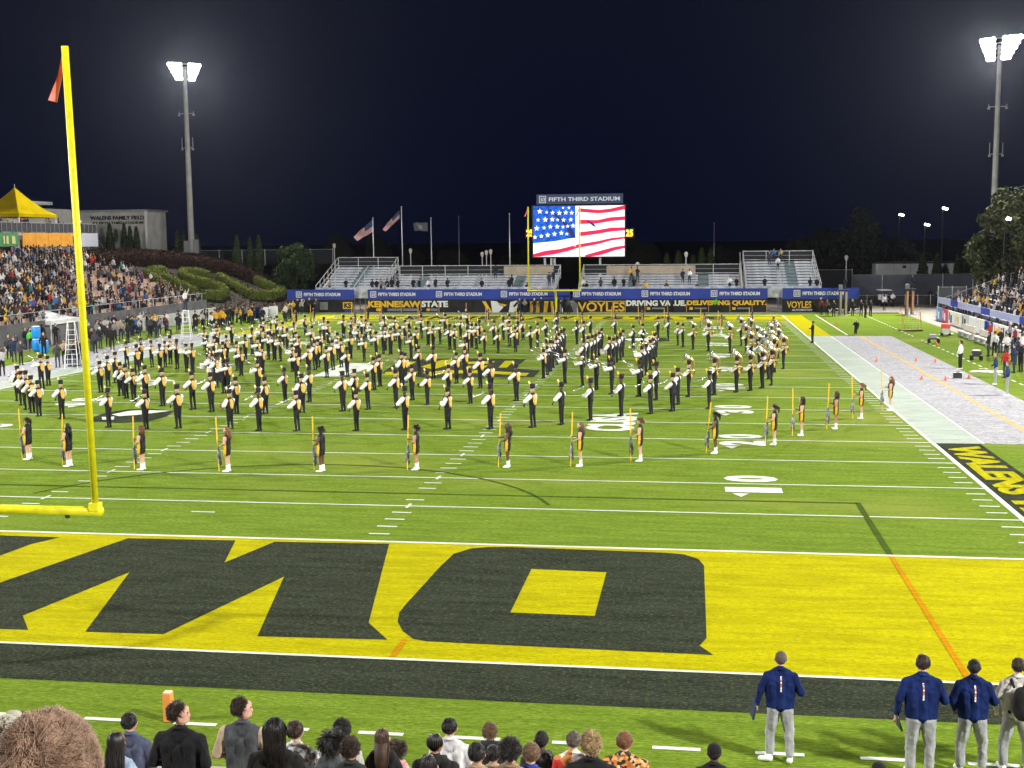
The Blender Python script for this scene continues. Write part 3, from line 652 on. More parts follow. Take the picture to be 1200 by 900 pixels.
# ================================================================== FLOODLIGHT MASTS
LAMPM = mat('lamp_glass', (1, .99, .96), .3, .0, emit=14.)
POLEM = mat('mast_steel', (.42, .42, .42), .5, .12, 1.2)
lights = sorted([o for o in bpy.data.objects if o.type == 'LIGHT'], key=lambda o: o.name)
ML = ['floodlight mast rising behind the hedge letters at left', 'floodlight mast rising above the leafy tree at right', 'floodlight mast beside the home stand outside the left of view', 'floodlight mast beside the visitors stand outside the right of view', 'added floodlight mast behind the home stand brightening midfield from outside the view', 'added floodlight mast behind the visitors stand brightening midfield from outside the view']
for (x, y, bz, z, P), lab, lo in zip(HEADS, ML, lights):
    t = empty('floodlight_mast', lab, 'floodlight', 'stadium floodlight masts', loc=(x, y, bz)); h = z-bz
    q = MB(); q.tube([(0, 0, -1), (0, 0, h*.5), (0, 0, h+.3)], [.42, .33, .22], 14); q.build('pole', POLEM, t, True)
    hs = 1.0 if (x > 0 and y > 50) else .82; tg = Vector((0, 45, 0))-Vector((x, y, z)); yaw = math.atan2(tg.y, tg.x)
    Mz = Matrix.Rotation(yaw, 3, 'Z')
    for s in (-1, 1):
        fr = MB(); lp = MB()
        nrm = Mz @ Vector((.88, s*.42, -.30)); side = Mz @ Vector((0, s, 0)); upv = Mz @ Vector((-.05, 0, 1))
        for r in range(5):
            wid = (.9+r*.28)*hs
            c0 = side*.30+upv*(r*.52-1.0)*hs+Vector((0, 0, h)); c1 = c0+side*wid+Mz @ Vector((-.12*r, 0, 0))
            fr.tube([c0-side*.3, c1], .06, 6)
            nl = 3 if r < 2 else 4
            for k in range(nl):
                cpt = c0.lerp(c1, (k+.4)/nl); d0 = cpt+nrm*.05; d1 = cpt+nrm*.32
                fr.tube([d0, d1], [.12, .30*hs], 10); lp.tube([d1+nrm*.005, d1+nrm*.05], .29*hs, 10)
        f_ = fr.build('lamp_bracket', POLEM, t); lp.build('lamp_row', LAMPM, t)
    for zz, ln in ((h*.78, .95), (h*.60, .7)):
        bx_ = MB()
        bx_.box((0, 0, zz), (ln*2, .08, .08))
        for s in (-1, 1): bx_.box((s*ln, 0, zz-.18), (.22, .2, .2)); bx_.box((s*ln, 0, zz+.1+(.5 if ln < .9 else 0)), (.06, .06, .3+(1 if ln < .9 else 0)))
        bx_.build('antenna_arm', POLEM, t)
    q = MB(); q.box((-.5, -.1, 1.5), (.8, .4, 2.0)); q.box((.65, -.1, 1.6), (.55, .4, 2.1)); q.build('switch_box', GREYV, t)
    mw = lo.matrix_world.copy(); lo.parent = t; bpy.context.view_layer.update(); lo.matrix_parent_inverse = Matrix.Translation(-t.location)
    for k in ('label', 'category'):
        if k in lo: del lo[k]
# ================================================================== FOLIAGE
def leafmat(n, a, b): return mat(n, a, 1., .2, 2.2, col2=b, island=True, spec=.03)
CYP = leafmat('cypress_green', (.075, .105, .040), (.028, .045, .018))
OAK = leafmat('broadleaf_green', (.085, .095, .035), (.030, .045, .020))
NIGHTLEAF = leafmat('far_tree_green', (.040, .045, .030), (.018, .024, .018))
HEDGE = leafmat('hedge_green', (.17, .20, .050), (.065, .085, .024))
BROWNH = leafmat('brown_hedge', (.060, .036, .028), (.022, .015, .013))
BARK = mat('bark', (.10, .075, .055), .9, .3, 6, .5)
def leaves(pts, nrm, size, name, m, parent=None, aspect=1.7, **kw):
    """many small leaf-shaped faces at pts, facing roughly along nrm"""
    n = len(pts); r = RNG.normal(size=(n, 3)); nr = nrm+r*.55; nr /= np.linalg.norm(nr, axis=1)[:, None]+1e-9
    a = np.cross(nr, RNG.normal(size=(n, 3))); a /= np.linalg.norm(a, axis=1)[:, None]+1e-9; b = np.cross(nr, a)
    s = (size*RNG.uniform(.6, 1.35, n))[:, None]
    V = np.stack([pts-a*s*aspect, pts+b*s*.8+nr*s*.15, pts+a*s*aspect, pts-b*s*.8+nr*s*.15], 1).reshape(-1, 3)
    me = bpy.data.meshes.new(name); me.vertices.add(4*n); me.vertices.foreach_set('co', V.ravel())
    me.loops.add(4*n); me.loops.foreach_set('vertex_index', np.arange(4*n, dtype=np.int32))
    me.polygons.add(n); me.polygons.foreach_set('loop_start', np.arange(0, 4*n, 4, dtype=np.int32)); me.polygons.foreach_set('loop_total', np.full(n, 4, np.int32))
    me.materials.append(m); me.update(calc_edges=True); return link(name, me, parent, **kw) if kw.get('mesh', True) else me
def crown_pts(n, rx, rz, clumps, cr, cone=False):
    cc = []
    for i in range(clumps):
        while True:
            d = RNG.normal(size=3); d /= np.linalg.norm(d); q = RNG.uniform(.35, 1)**.5
            if cone:
                h = RNG.uniform(0, 1); rad = rx*(1-h)**.75*RNG.uniform(.4, 1); a = RNG.uniform(0, 2*PI); c = np.array([rad*math.cos(a), rad*math.sin(a), (h-.5)*2*rz]); break
            c = np.array([d[0]*rx*q, d[1]*rx*q, d[2]*rz*q]); break
        cc.append(c)
    cc = np.array(cc); k = RNG.integers(0, clumps, n); d = RNG.normal(size=(n, 3)); d /= np.linalg.norm(d, axis=1)[:, None]
    sz = RNG.uniform(.6, 1.25, clumps)
    return cc[k]+d*(cr*sz[k])[:, None]*(RNG.uniform(.3, 1, n)**.4)[:, None], d
def tree(loc, h, rx, label, m=OAK, n=5000, leaf=.16, clumps=45, cr=None, trunk=.3, group=None, name='broadleaf_tree', cone=False, base=.25):
    t = empty(name, label, 'tree', group, loc=loc)
    rz = h*(1-base)/2; zc = h*base+rz; pts, d = crown_pts(n, rx, rz, clumps, cr or rx*.32, cone); pts[:, 2] += zc
    leaves(pts, d, leaf, 'crown', m, t)
    q = MB(); q.tube([(0, 0, -.3), (.05*rx, 0, h*.35), (0, .04*rx, h*.8)], [trunk, trunk*.75, trunk*.2], 9)
    for i in range(7):
        a = i*2.4; z0 = h*(.3+.07*i); q.tube([(0, 0, z0), (math.cos(a)*rx*.6, math.sin(a)*rx*.6, z0+h*.13)], [trunk*.4, trunk*.1], 5)
    q.build('trunk', BARK, t, True); return t
def cypress(px, pyt, pyb, Y, wpx, label, group, zb=None):
    p = atY(px, pyb, Y); top = atY(px, pyt, Y).z; D = (Y-CAM.y); r = wpx/2*D/FPX*1.02
    z0 = p.z if zb is None else zb; h = top-z0
    t = empty('cypress_tree', label, 'tree', group, loc=(p.x, Y, z0)); n = 1700
    hh = RNG.uniform(0, 1, n)**.9; a = RNG.uniform(0, 2*PI, n); prof = np.where(hh < .15, .75+hh*1.6, (1-(hh-.15)/.85)**.6)*r
    rad = prof*(.8+.25*RNG.uniform(0, 1, n)+.12*np.sin(a*5+hh*20)); pts = np.stack([rad*np.cos(a), rad*np.sin(a), hh*h], 1)
    d = np.stack([np.cos(a), np.sin(a), np.full(n, .5)], 1); leaves(pts, d, .11, 'crown', CYP, t)
    q = MB(); q.tube([(0, 0, -.4), (0, 0, h*.9)], [.13, .03], 6); q.build('trunk', BARK, t); return t

# ------------------------------------------------------------------ planted bank with hedge letters
T0 = Vector((-39.2, 95.0, 0)); T1 = atZ(343, 365.5); R0 = atY(225, 304, 115.); 
bn = (T1-T0).cross(R0-T0).normalized()
if bn.z < 0: bn = -bn
def onbank(px, py):
    d = ray(px, py); return CAM + d*((T0-CAM).dot(bn)/d.dot(bn))
outl = [(100, 303), (160, 301), (225, 303), (290, 318), (318, 335), (348, 362), (343, 367), (300, 372), (262, 376), (225, 376), (205, 360), (160, 330), (120, 312)]
P2 = [onbank(*p) for p in outl]
q = MB(); n = len(P2); q.add(P2+[Vector((v.x, v.y, -.5)) for v in P2], [tuple(range(n))]+[(i, i+n, (i+1) % n+n, (i+1) % n) for i in range(n)])
bank = struct(q, 'planted_bank', EARTH)
q = MB(); rr = [atY(60, 302, 108.), R0+Vector((-2, 0, .3)), onbank(290, 318), onbank(318, 335), onbank(348, 362)]
q.add(rr+[v+Vector((-22, 22, 0)) for v in rr]+[Vector((v.x, v.y, -.4)) for v in rr], [(i, i+1, i+6, i+5) for i in range(4)]+[(i, i+10, i+11, i+1) for i in range(4)])
struct(q, 'terrace', mat('dark_soil', (.03, .03, .026), .95, .3, 1))
def hedge(pts, wid, hgt, label, m=HEDGE, dens=330, group=None, leaf=.075, cat='hedge', name='trimmed_hedge'):
    """solid clipped hedge along world points plus a skin of leaves"""
    t = empty(name, label, cat, group, loc=tuple(pts[0])); o = pts[0]; pts = [p-o for p in pts]
    q = MB(); L = []; N_ = []
    for i in range(len(pts)-1):
        a, b = pts[i], pts[i+1]; ax = (b-a); ln = ax.length; ax.normalize(); side = ax.cross(bn).normalized()
        nseg = max(2, int(ln/.5))
        for k in range(nseg):
            pass
        cnt = int(dens*(ln*(wid+hgt*1.3)))
        u = RNG.uniform(-.1, ln+.1, cnt); th = RNG.uniform(0, PI, cnt)
        ct, st_ = np.cos(th), np.sin(th); ex = np.sign(ct)*np.abs(ct)**.55*wid*.52; ez = np.abs(st_)**.55*hgt*(1+.03*RNG.normal(size=cnt))
        A_, S_, Z_ = np.array(ax), np.array(side), np.array(bn)
        L.append(np.array(a)+u[:, None]*A_+ex[:, None]*S_+ez[:, None]*Z_); N_.append(ct[:, None]*S_+st_[:, None]*Z_)
        ring = [(math.copysign(abs(math.cos(x))**.55, math.cos(x))*wid*.48, abs(math.sin(x))**.55*hgt*.94) for x in [PI*j/8 for j in range(9)]]
        vs = []; nn = 7
        for k in range(nn+1):
            c = a+ax*(ln*k/nn); vs += [c+side*x+bn*z for x, z in ring]
        fs = [(k*9+j, k*9+j+1, (k+1)*9+j+1, (k+1)*9+j) for k in range(nn) for j in range(8)]+[tuple(range(9)), tuple(range(nn*9+8, nn*9-1, -1))]
        q.add(vs, fs)
        q.ell(b, (wid*.47, wid*.47, hgt*.93), 0, 10, 8)
        cnt2 = int(dens*wid*hgt*1.5); d = RNG.normal(size=(cnt2, 3)); d /= np.linalg.norm(d, axis=1)[:, None]; d[:, 2] = np.abs(d[:, 2])
        for e in (a, b): L.append(np.array(e)+d*np.array([wid*.5, wid*.5, hgt*.97])); N_.append(d.copy())
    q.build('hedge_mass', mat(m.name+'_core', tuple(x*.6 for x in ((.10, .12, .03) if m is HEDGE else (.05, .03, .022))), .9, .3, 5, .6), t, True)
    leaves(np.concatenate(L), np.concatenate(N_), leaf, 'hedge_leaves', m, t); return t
def cr(*pp): return [onbank(160+x/6.316, 290+y/6.318+5) for x, y in pp]
hedge(cr((70, 190), (140, 240), (225, 305)), 1.05, 1.0, 'short trimmed hedge bar at the left edge of the hedge letters')
hedge(cr((100, 175), (185, 165)), 1.2, 1.0, 'stubby trimmed hedge knob topping the leftmost hedge letter')
hedge(cr((140, 195), (250, 245), (350, 290), (435, 330)), 1.2, 1.0, 'long slanting trimmed hedge bar of the leftmost hedge letter')
hedge(cr((525, 205), (440, 180), (340, 178), (340, 205), (400, 235), (520, 262), (620, 295), (650, 325), (600, 350), (500, 345)), 1.05, 1.0, 'trimmed hedge shaped like a letter S on the dark bank')
hedge(cr((610, 215), (690, 262), (780, 310), (850, 345), (980, 350), (1060, 330), (1070, 310), (990, 285), (860, 225)), 1.05, 1.0, 'trimmed hedge shaped like a letter U at the right of the bank')
hedge([onbank(108, 309), onbank(150, 306), onbank(200, 309), onbank(240, 313)], 3.0, 1.3, 'long reddish brown hedge along the top of the bank', BROWNH, 160, leaf=.13, name='brown_hedge')
hedge([onbank(232, 313), onbank(268, 318), onbank(300, 330)], 2.6, 1.2, 'lower reddish brown hedge stepping down beside the cypress row', BROWNH, 160, leaf=.13, name='brown_hedge')
# low dark planting on the bank
pts = np.array([tuple(onbank(172+RNG.uniform(0, 1)*170, 320+RNG.uniform(0, 1)*50)) for i in range(3600)]); pts = pts[(pts[:, 2] > .05)]
leaves(pts+np.array(bn)*.08, np.tile(np.array(bn), (len(pts), 1)), .10, 'ground_cover', mat('ground_cover_green', (.05, .05, .03), .9, col2=(.03, .02, .016), island=True), None, kind='stuff')

GC = 'cypress trees behind the bank'
for i, (x, yt, yb, wd, lab) in enumerate([(130, 262, 302, 11, 'dark cypress standing alone before the stadium sign wall'), (147, 262, 303, 9, 'left cypress of the three before the sign wall'), (153.5, 265, 303, 8, 'middle cypress of the three before the sign wall'), (161, 266, 303, 9, 'right cypress of the three before the sign wall'),
        (209, 270, 305, 9, 'thick cypress just left of the floodlight mast'), (216, 273, 306, 7, 'slim cypress touching the floodlight mast on its left'), (232, 275, 308, 8, 'slim cypress just right of the floodlight mast'),
        (278.5, 276, 316, 11, 'broad cypress midway between mast and round tree'), (294, 278, 317, 8, 'left cypress of the pair near the round tree'), (304, 276, 320, 11, 'taller right cypress of the pair near the round tree')]):
    cypress(x, yt, yb, 121., wd, lab, GC)
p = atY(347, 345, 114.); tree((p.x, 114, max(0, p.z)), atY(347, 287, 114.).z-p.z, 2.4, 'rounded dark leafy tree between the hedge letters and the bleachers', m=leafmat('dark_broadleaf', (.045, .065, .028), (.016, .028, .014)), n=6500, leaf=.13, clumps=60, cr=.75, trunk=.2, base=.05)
for i, (x, yt, wd) in enumerate([(781, 297, 9), (795, 294, 10), (812, 300, 8), (822, 291, 9), (833, 292, 9)]):
    cypress(x, yt, 318, 135., wd, '%s dim cypress from the left behind the low right bleachers' % nth(i+1), 'cypress trees behind the far bleachers')
for i, (x, yt, wd) in enumerate([(1081, 298, 11), (1098, 297, 11), (1107, 311, 8), (1121, 299, 7), (1127, 301, 8), (1134, 302, 8), (1140, 305, 8)]):
    cypress(x, yt, 326, 150.+i, wd, '%s cypress from the left behind the screened fence' % nth(i+1), 'cypress trees behind the screened fence')
# big trees
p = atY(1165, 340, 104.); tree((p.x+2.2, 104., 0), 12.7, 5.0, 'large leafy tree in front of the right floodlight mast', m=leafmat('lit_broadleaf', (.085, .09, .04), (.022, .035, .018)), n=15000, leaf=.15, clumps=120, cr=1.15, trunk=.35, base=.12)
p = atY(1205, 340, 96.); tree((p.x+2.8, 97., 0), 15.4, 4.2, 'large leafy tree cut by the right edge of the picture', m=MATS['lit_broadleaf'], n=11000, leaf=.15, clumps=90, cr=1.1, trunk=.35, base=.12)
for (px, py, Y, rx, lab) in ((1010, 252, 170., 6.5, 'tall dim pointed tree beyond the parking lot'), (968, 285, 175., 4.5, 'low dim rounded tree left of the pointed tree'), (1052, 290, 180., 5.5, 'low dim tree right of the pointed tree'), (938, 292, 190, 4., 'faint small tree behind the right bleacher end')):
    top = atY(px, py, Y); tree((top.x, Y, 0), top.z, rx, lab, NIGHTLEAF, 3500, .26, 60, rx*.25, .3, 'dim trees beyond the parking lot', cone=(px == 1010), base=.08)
q = MB()
for i in range(150):
    x = -260+i*4.4; Y = 260+25*math.sin(i*.7); h = 6+2.5*math.sin(i*1.3)+2*math.sin(i*.47); q.ell((x, Y, h*.3), (4.5, 3, h*.72), 0, 9, 6, lambda d: 1+.12*math.sin(9*d.x+7*d.z+i))
q.build('distant_wood', NIGHTLEAF, None, kind='stuff')

# ------------------------------------------------------------------ fences
def fence(p0, p1, z0, z1, label, m, step=3.0, h0=None, name='screened_fence'):
    t = empty(name, label, 'fence', loc=(p0[0], p0[1], z0)); a = Vector((p0[0], p0[1], 0)); b = Vector((p1[0], p1[1], 0)); L = (b-a).length; n = max(2, round(L/step)); ang = math.atan2(b.y-a.y, b.x-a.x)
    H = z1-z0; ps = MB(); ps.tube([(0, 0, -.1), (0, 0, H+.12)], .05, 6); pm = ps.mesh('fence_post', STEEL)
    sc = MB(); sc.box((0, 0, H/2), (L/n-.08, .03, H-.1)); sm = sc.mesh('screen_panel', m)
    for i in range(n+1): d = (b-a)*(i/n); link('fence_post', pm, t, loc=tuple(d))
    for i in range(n): d = (b-a)*((i+.5)/n); link('screen_panel', sm, t, loc=tuple(d), rz=ang)
    q = MB(); q.tube([Vector((0, 0, H)), (b-a)+Vector((0, 0, H))], .035, 5); q.build('top_rail', STEEL, t); return t
SCR = mat('windscreen_cloth', (.15, .16, .21), .85, .15, .35)
p0 = atY(998, 345, 128.); fence((p0.x, 128), (62, 133), 0, atY(1080, 321, 131.).z, 'long fence covered with dark windscreen behind the right corner', SCR, 4.)
fence((p0.x-8.5, 128), (p0.x, 128), 0, 4.1, 'short dark fence section beside the far bleacher end', mat('dark_mesh', (.02, .022, .03), .9), 4., name='dark_fence')
a = atY(176, 303, 124.); b = atY(390, 303, 130.); fence((a.x, 124), (b.x, 130), 5.2, 7.2, 'dark fence along the top of the terrace behind the cypresses', mat('dark_mesh', (.02, .022, .03)), 3.)
fence((31.5, 120.5), (48, 121.5), 0, 1.15, 'low black railing crossing the concrete yard at right', mat('rail_bars', (.05, .05, .055)), 1.5, name='low_railing')

# ------------------------------------------------------------------ stadium sign building (left)
a = atY(60, 300, 126.); b = atY(174.5, 300, 126.); zt = atY(174, 247.5, 126.).z
t = empty('sign_building', 'pale stucco building wall with the stadium name in dark letters', 'building', loc=((a.x+b.x)/2, 126, 0)); cx = t.location.x
STU = mat('stucco_wall', (.60, .59, .55), .9, .12, .7, .15)
for i in range(7):
    q = MB(); w_ = (b.x-a.x)/7; q.box((a.x-cx+w_*(i+.5), 3, zt/2), (w_-.04, 6, zt)); q.build('wall_panel', STU, t)
q = MB(); q.box((0, 3, zt+.12), (b.x-a.x+.5, 6.4, .25)); q.build('roof_edge', STEEL, t)
q = MB(); q.box(((b.x-a.x)/2-.15, -.12, zt/2), (.3, .2, zt)); q.build('corner_trim', WHITEV, t)
DKL = mat('dark_letter', (.05, .05, .055), .6)
l0 = atY(106, 258, 126.); l1 = atY(169, 252.5, 126.); lettering('WALENS FAMILY FIELD', DKL, (l0.x-cx, -.03, l0.z), (1, 0, 0), (0, 0, 1), l1.x-l0.x, l1.z-l0.z, t, .05, .04, name='wall_words')
l0 = atY(108, 263, 126.); l1 = atY(168, 259.3, 126.); lettering('AT FIFTH THIRD STADIUM', DKL, (l0.x-cx, -.03, l0.z), (1, 0, 0), (0, 0, 1), l1.x-l0.x, l1.z-l0.z, t, .05, .03, name='wall_words')
# stair against the sign wall
q = MB(); s0 = atY(108, 272, 122.); s1 = atY(124, 300, 122.)
for k in range(12): v = s0.lerp(s1, k/11); q.box((v.x, 122, v.z), (.35, 1.2, .06))
for dz in (0, 1.0): q.tube([s0+Vector((0, -.6, dz)), s1+Vector((0, -.6, dz))], .05, 5)
q.build('outside_stair', STEEL, None, label='steel stair descending beside the stadium sign wall', cat='stair')
# white commercial shed right
a = atY(1026, 322, 160.); b = atY(1150, 322, 160.); zt = atY(1026, 309, 160.).z
t = empty('white_shed', 'long white flat-roofed shed behind the screened fence', 'building', loc=((a.x+b.x)/2, 160, 0)); L = b.x-a.x
for i in range(6): q = MB(); q.box((-L/2+L/6*(i+.5), 2, zt/2), (L/6-.05, 4, zt)); q.build('wall_panel', mat('shed_white', (.80, .81, .84), .8, .08, 1), t)
q = MB(); q.box((0, 2, zt+.1), (L+.4, 4.4, .2)); q.build('roof_edge', DARK, t)
q = MB(); q.box((-L/2+4.2, -.05, zt-.5), (.5, .12, .35)); q.build('vent', DARK, t)

# ------------------------------------------------------------------ suite deck, tent
XD = -55.
def dk(px, py): return atX(px, py, XD)
f0 = dk(-30, 273); f1 = dk(113, 273); zf = dk(60, 273).z
t = empty('suite_deck', 'raised hospitality deck with orange fascia above the crowded stand', 'deck', loc=(XD, (f0.y+f1.y)/2, 0)); cy = t.location.y
q = MB(); q.box((-3.2, 0, zf-.15), (6.6, f1.y-f0.y, .3)); q.build('deck_slab', CONC, t)
ORF = mat('orange_fascia', (.72, .32, .03), .6, .1, 1.5)
def fascia(x0p, x1p, m, nm, n=1):
    a, b = dk(x0p, 273), dk(x1p, 273); zz0 = dk((x0p+x1p)/2, 289).z; ys = (b.y-a.y)/n
    for i in range(n): q = MB(); q.box((.06, a.y+ys*(i+.5)-cy, (zf+zz0)/2), (.12, ys-.06, zf-zz0)); q.build(nm, m, t)
fascia(-28, 20, mat('green_fascia', (.06, .26, .10), .6), 'green_fascia_panel', 3); fascia(25, 84, ORF, 'orange_fascia_panel', 4); fascia(94, 113.5, mat('pale_fascia', (.50, .52, .60), .6), 'pale_fascia_panel')
for x0, x1 in ((2, 4), (5.5, 8), (12, 16)):
    a, b = dk(x0, 273), dk(x1, 273); q = MB(); q.box((.14, (a.y+b.y)/2-cy, zf-.75), (.03, b.y-a.y, .8)); q.build('fascia_figure', mat('gold_print', (.65, .62, .25), .6), t)
for px in (-26, -5, 20.5, 24, 84.5, 89, 93, 105):
    a = dk(px, 290); q = MB(); q.box((-.3, a.y-cy, (zf-1.6)/2+1), (.35, .35, zf-2)); q.build('deck_column', STEEL, t)
q = MB(); q.box((-4.0, 0, 4.5), (.3, f1.y-f0.y, 6.0)); q.build('back_wall', mat('brown_wall', (.06, .045, .035), .8), t)
WARM = mat('warm_lit_panel', (.72, .30, .04), .6, .15, 2, emit=.22)
for x0, x1 in ((-12, -8), (-5, -1), (3, 7), (31, 34), (36, 39), (41, 44), (46.5, 49), (67, 69), (71, 73)):
    a, b = dk(x0, 300), dk(x1, 300); q = MB(); q.box((-3.7, (a.y+b.y)/2-cy, 6.0), (.1, b.y-a.y, 3.0)); q.build('lit_door_panel', WARM, t)
a = dk(11.5, 300); q = MB(); q.box((-.05, a.y-cy, 5.6), (.1, .5, .9)); q.build('pink_poster', mat('pink_print', (.80, .12, .20), .6), t)
pm = MB(); pm.box((0, 0, .55), (.05, .05, 1.1)); pm_ = pm.mesh('rail_post', STEEL)
n = 26
for i in range(n+1): link('rail_post', pm_, t, loc=(0, f0.y-cy+(f1.y-f0.y)*i/n, zf))
q = MB(); q.box((0, 0, zf+1.1), (.06, f1.y-f0.y, .06)); q.build('top_rail', STEEL, t)
q = MB(); q.box((-.02, 0, zf+.55), (.02, f1.y-f0.y-.1, .9)); q.build('rail_mesh', mat('dark_mesh2', (.035, .037, .045), .8), t)
# building behind deck
q = MB(); a = atX(-40, 262, -62.); b = atX(84, 262, -62.); q.box((0, 0, 0), (4, b.y-a.y, 9.))
bb = q.build('press_box', STU, None, label='pale building wall behind the yellow tent on the deck', cat='building', loc=(-64, (a.y+b.y)/2, 8))
rf = MB(); r0 = atX(-20, 233, -60.); r1 = atX(57, 240, -60.); rf.box((0, 0, 0), (3, r1.y-r0.y, .35)); rf.build('roof_slab', STEEL, None, label='grey flat roof edge rising behind the tent peak', cat='roof', loc=(-61, (r0.y+r1.y)/2, (r0.z+r1.z)/2))
# tent
def tent(c, hx, hy, ze, zp, col, label, valance=.35, legz=0.):
    t = empty('canopy_tent', label, 'tent', loc=c); n = 8; q = MB(); rings = []
    for k in range(n+1):
        f = k/n; s = 1-f; z = ze+(zp-ze)*(f**1.5*.75+f*.25); rings.append([(hx*s, -hy*s, z), (hx*s, hy*s, z), (-hx*s, hy*s, z), (-hx*s, -hy*s, z)])
    vs = [v for r in rings for v in r]; fs = [(k*4+j, k*4+(j+1) % 4, (k+1)*4+(j+1) % 4, (k+1)*4+j) for k in range(n) for j in range(4)]
    vs += [(x, y, z-valance) for x, y, z in rings[0]]; b = (n+1)*4
    fs += [(b+j, b+(j+1) % 4, (j+1) % 4, j) for j in range(4)]
    q.add(vs, fs); q.build('canopy', col, t)
    for sx in (-1, 1):
        for sy in (-1, 1): q = MB(); q.box((sx*hx*.96, sy*hy*.96, (ze+legz)/2), (.09, .09, ze-legz)); q.build('leg', WHITEV, t)
    q = MB(); q.tube([(0, 0, zp-.2), (0, 0, zp+.35)], .03, 5); q.build('tip', STEEL, t)
    q = MB()
    for sx in (-1, 1): q.box((sx*hx*.96, 0, ze-.05), (.06, hy*1.9, .06))
    for sy in (-1, 1): q.box((0, sy*hy*.96, ze-.05), (hx*1.9, .06, .06))
    q.build('frame', WHITEV, t); return t
c1_ = dk(67, 255); tyc = atX(17, 219, XD-2.6).y; hty = c1_.y-tyc
zp = atX(17, 219, XD-2).z; ze = atX(50, 251, XD).z
tent((XD-2.6, tyc, zf), 2.6, hty, ze-zf, zp-zf, mat('yellow_tent_cloth', (.46, .34, .004), 1., .12, .7, .2, spec=0.), 'yellow peaked canopy tent on the hospitality deck')
p = atZ(75, 402); tent((p.x-2.2, p.y+1, 0), 1.9, 2.4, 1.95, 2.75, mat('white_tent_cloth', (.80, .80, .82), 1., .1, 1, spec=0.), 'low white canopy tent on the left sideline')
# ================================================================== HOME STAND (left)
SEATM = mat('seat_plastic_tan', (.62, .45, .37), .6, .12, 3); STEPM = mat('stand_concrete', (.30, .28, .26), .9, .15, 1)
SX0, SROWS, SDEP, SRISE, SZ0 = -38.2, 15, .86, .36, 1.35
SY1 = lambda r: 95.5-max(0, r-6)*.55
SY0 = 44.
t = empty('home_stand', 'stepped concrete stand with tan seats filled by the crowd', 'stand', loc=(SX0, 70, 0)); HS = t
q = MB()
for r in range(SROWS):
    q.box((-(r+.5)*SDEP, (SY0+SY1(r))/2-70, (SZ0+r*SRISE)/2), (SDEP, SY1(r)-SY0, SZ0+r*SRISE))
q.build('terrace_steps', STEPM, t)
sm = MB(); sm.box((-.12, 0, .42), (.38, .44, .05)); sm.box((-.32, 0, .66), (.05, .44, .46)); seatm = sm.mesh('seat', SEATM)
allseats = []
for r in range(SROWS):
    y = SY0+.3
    while y < SY1(r)-.3:
        if (y-SY0) % 11. > 1.2: allseats.append((r, y))
        y += .52
def seatpos(r, y): return Vector((SX0-(r+.35)*SDEP, y, SZ0+r*SRISE))
vis = []
for r, y in allseats:
    a = proj(seatpos(r, y)+Vector((0, 0, .4)))
    if -8 < a[0] < 1200: vis.append((r, y, a))
random.shuffle(vis)
# people fill the stand except near its far lower corner
occ = []; free = []
for r, y, a in vis:
    f = (y-80)/15; lowfar = (y > 76 and r < 6+ (y-76)*.35)
    pr = .90 if not lowfar else .26
    if r <= 0: pr = .35
    (occ if random.random() < pr else free).append((r, y, a))
free.sort(key=lambda s: s[1])
for r, y, a in free[:300]: link('seat', seatm, HS, loc=tuple(seatpos(r, y)-Vector(HS.location)))
q = MB()
for r, y, a in free[300:]+[(r, y, a) for r, y, a in occ]:
    p = seatpos(r, y)-Vector(HS.location); q.box(p+Vector((-.12, 0, .42)), (.38, .44, .05)); q.box(p+Vector((-.32, 0, .66)), (.05, .44, .46))
q.build('seat_rows', SEATM, HS, kind='stuff')
q = MB(); q.box((.1, 1.0, 1.0), (.12, 50, 2.0)); q.build('front_wall', mat('stand_front_wall', (.17, .17, .18), .9, .2, .6), HS)
for i in range(17):
    q = MB(); q.box((.12, -24+i*3.05, 2.35), (.06, .06, .8)); q.build('rail_post', STEEL, HS)
q = MB(); q.box((.12, 1, 2.75), (.05, 50, .05)); q.build('front_rail', STEEL, HS)
# white board wall before the stand
t = empty('sideline_board_wall', 'long white advertising board wall below the far end of the home stand', 'board', loc=(-36.7, 84, 0))
for i in range(9):
    q = MB(); q.box((0, -11+i*2.6, .62), (.08, 2.54, 1.2)); bd = q.build('board_panel', mat('board_white', (.60, .61, .64), .6, .1, 1), t)
    if i % 2:
        q = MB(); q.box((.05, -11+i*2.6, .6), (.02, .7, .75)); q.build('board_mark', BLACKC, bd)
        q = MB(); q.box((.05, -10.2+i*2.6, .6), (.02, .25, .75)); q.build('board_mark', BLACKC, bd)
# ------------------------------------------------------------------ crowd figures
PB = [SKINS[0], CLOTH, JEANS, SHOEB, CLOTH, SKINS[0]]
def crowd_mesh(i):
    r = random.Random(i); arms = [((.27, 0, 1.15), (-.27, 0, 1.15), (.24, -.12, .92), (-.24, -.12, .92)), ((.27, -.05, 1.16), (-.27, -.05, 1.16), (.10, -.28, 1.15), (-.08, -.28, 1.12)), ((.28, -.1, 1.18), (-.27, 0, 1.15), (.08, -.22, 1.32), (-.24, -.1, .92))][i % 3]
    mats = list(PB); mats[0] = mats[5] = SKINS[[0, 2, 1, 0, 2, 0][i % 6]]
    return body_mesh('person', human(*arms, H=1.72, seated=(i >= 6), face=False, stance=.10), mats, .05, dec=.55)
CM = [crowd_mesh(i) for i in range(9)]
hq = MB(); hq.ell((0, .025, 1.665), (.098, .108, .115), 0, 8, 6)
HAIRC = [mat('hair_black', (.012, .010, .009), .5, .2, 30), mat('hair_brown', (.06, .032, .018), .5, .2, 30), mat('hair_blond', (.34, .22, .09), .5, .2, 30), mat('hair_grey', (.3, .28, .26), .6), mat('cap_white', (.7, .7, .7), .7)]
HM = [hq.mesh('hair', m) for m in HAIRC]
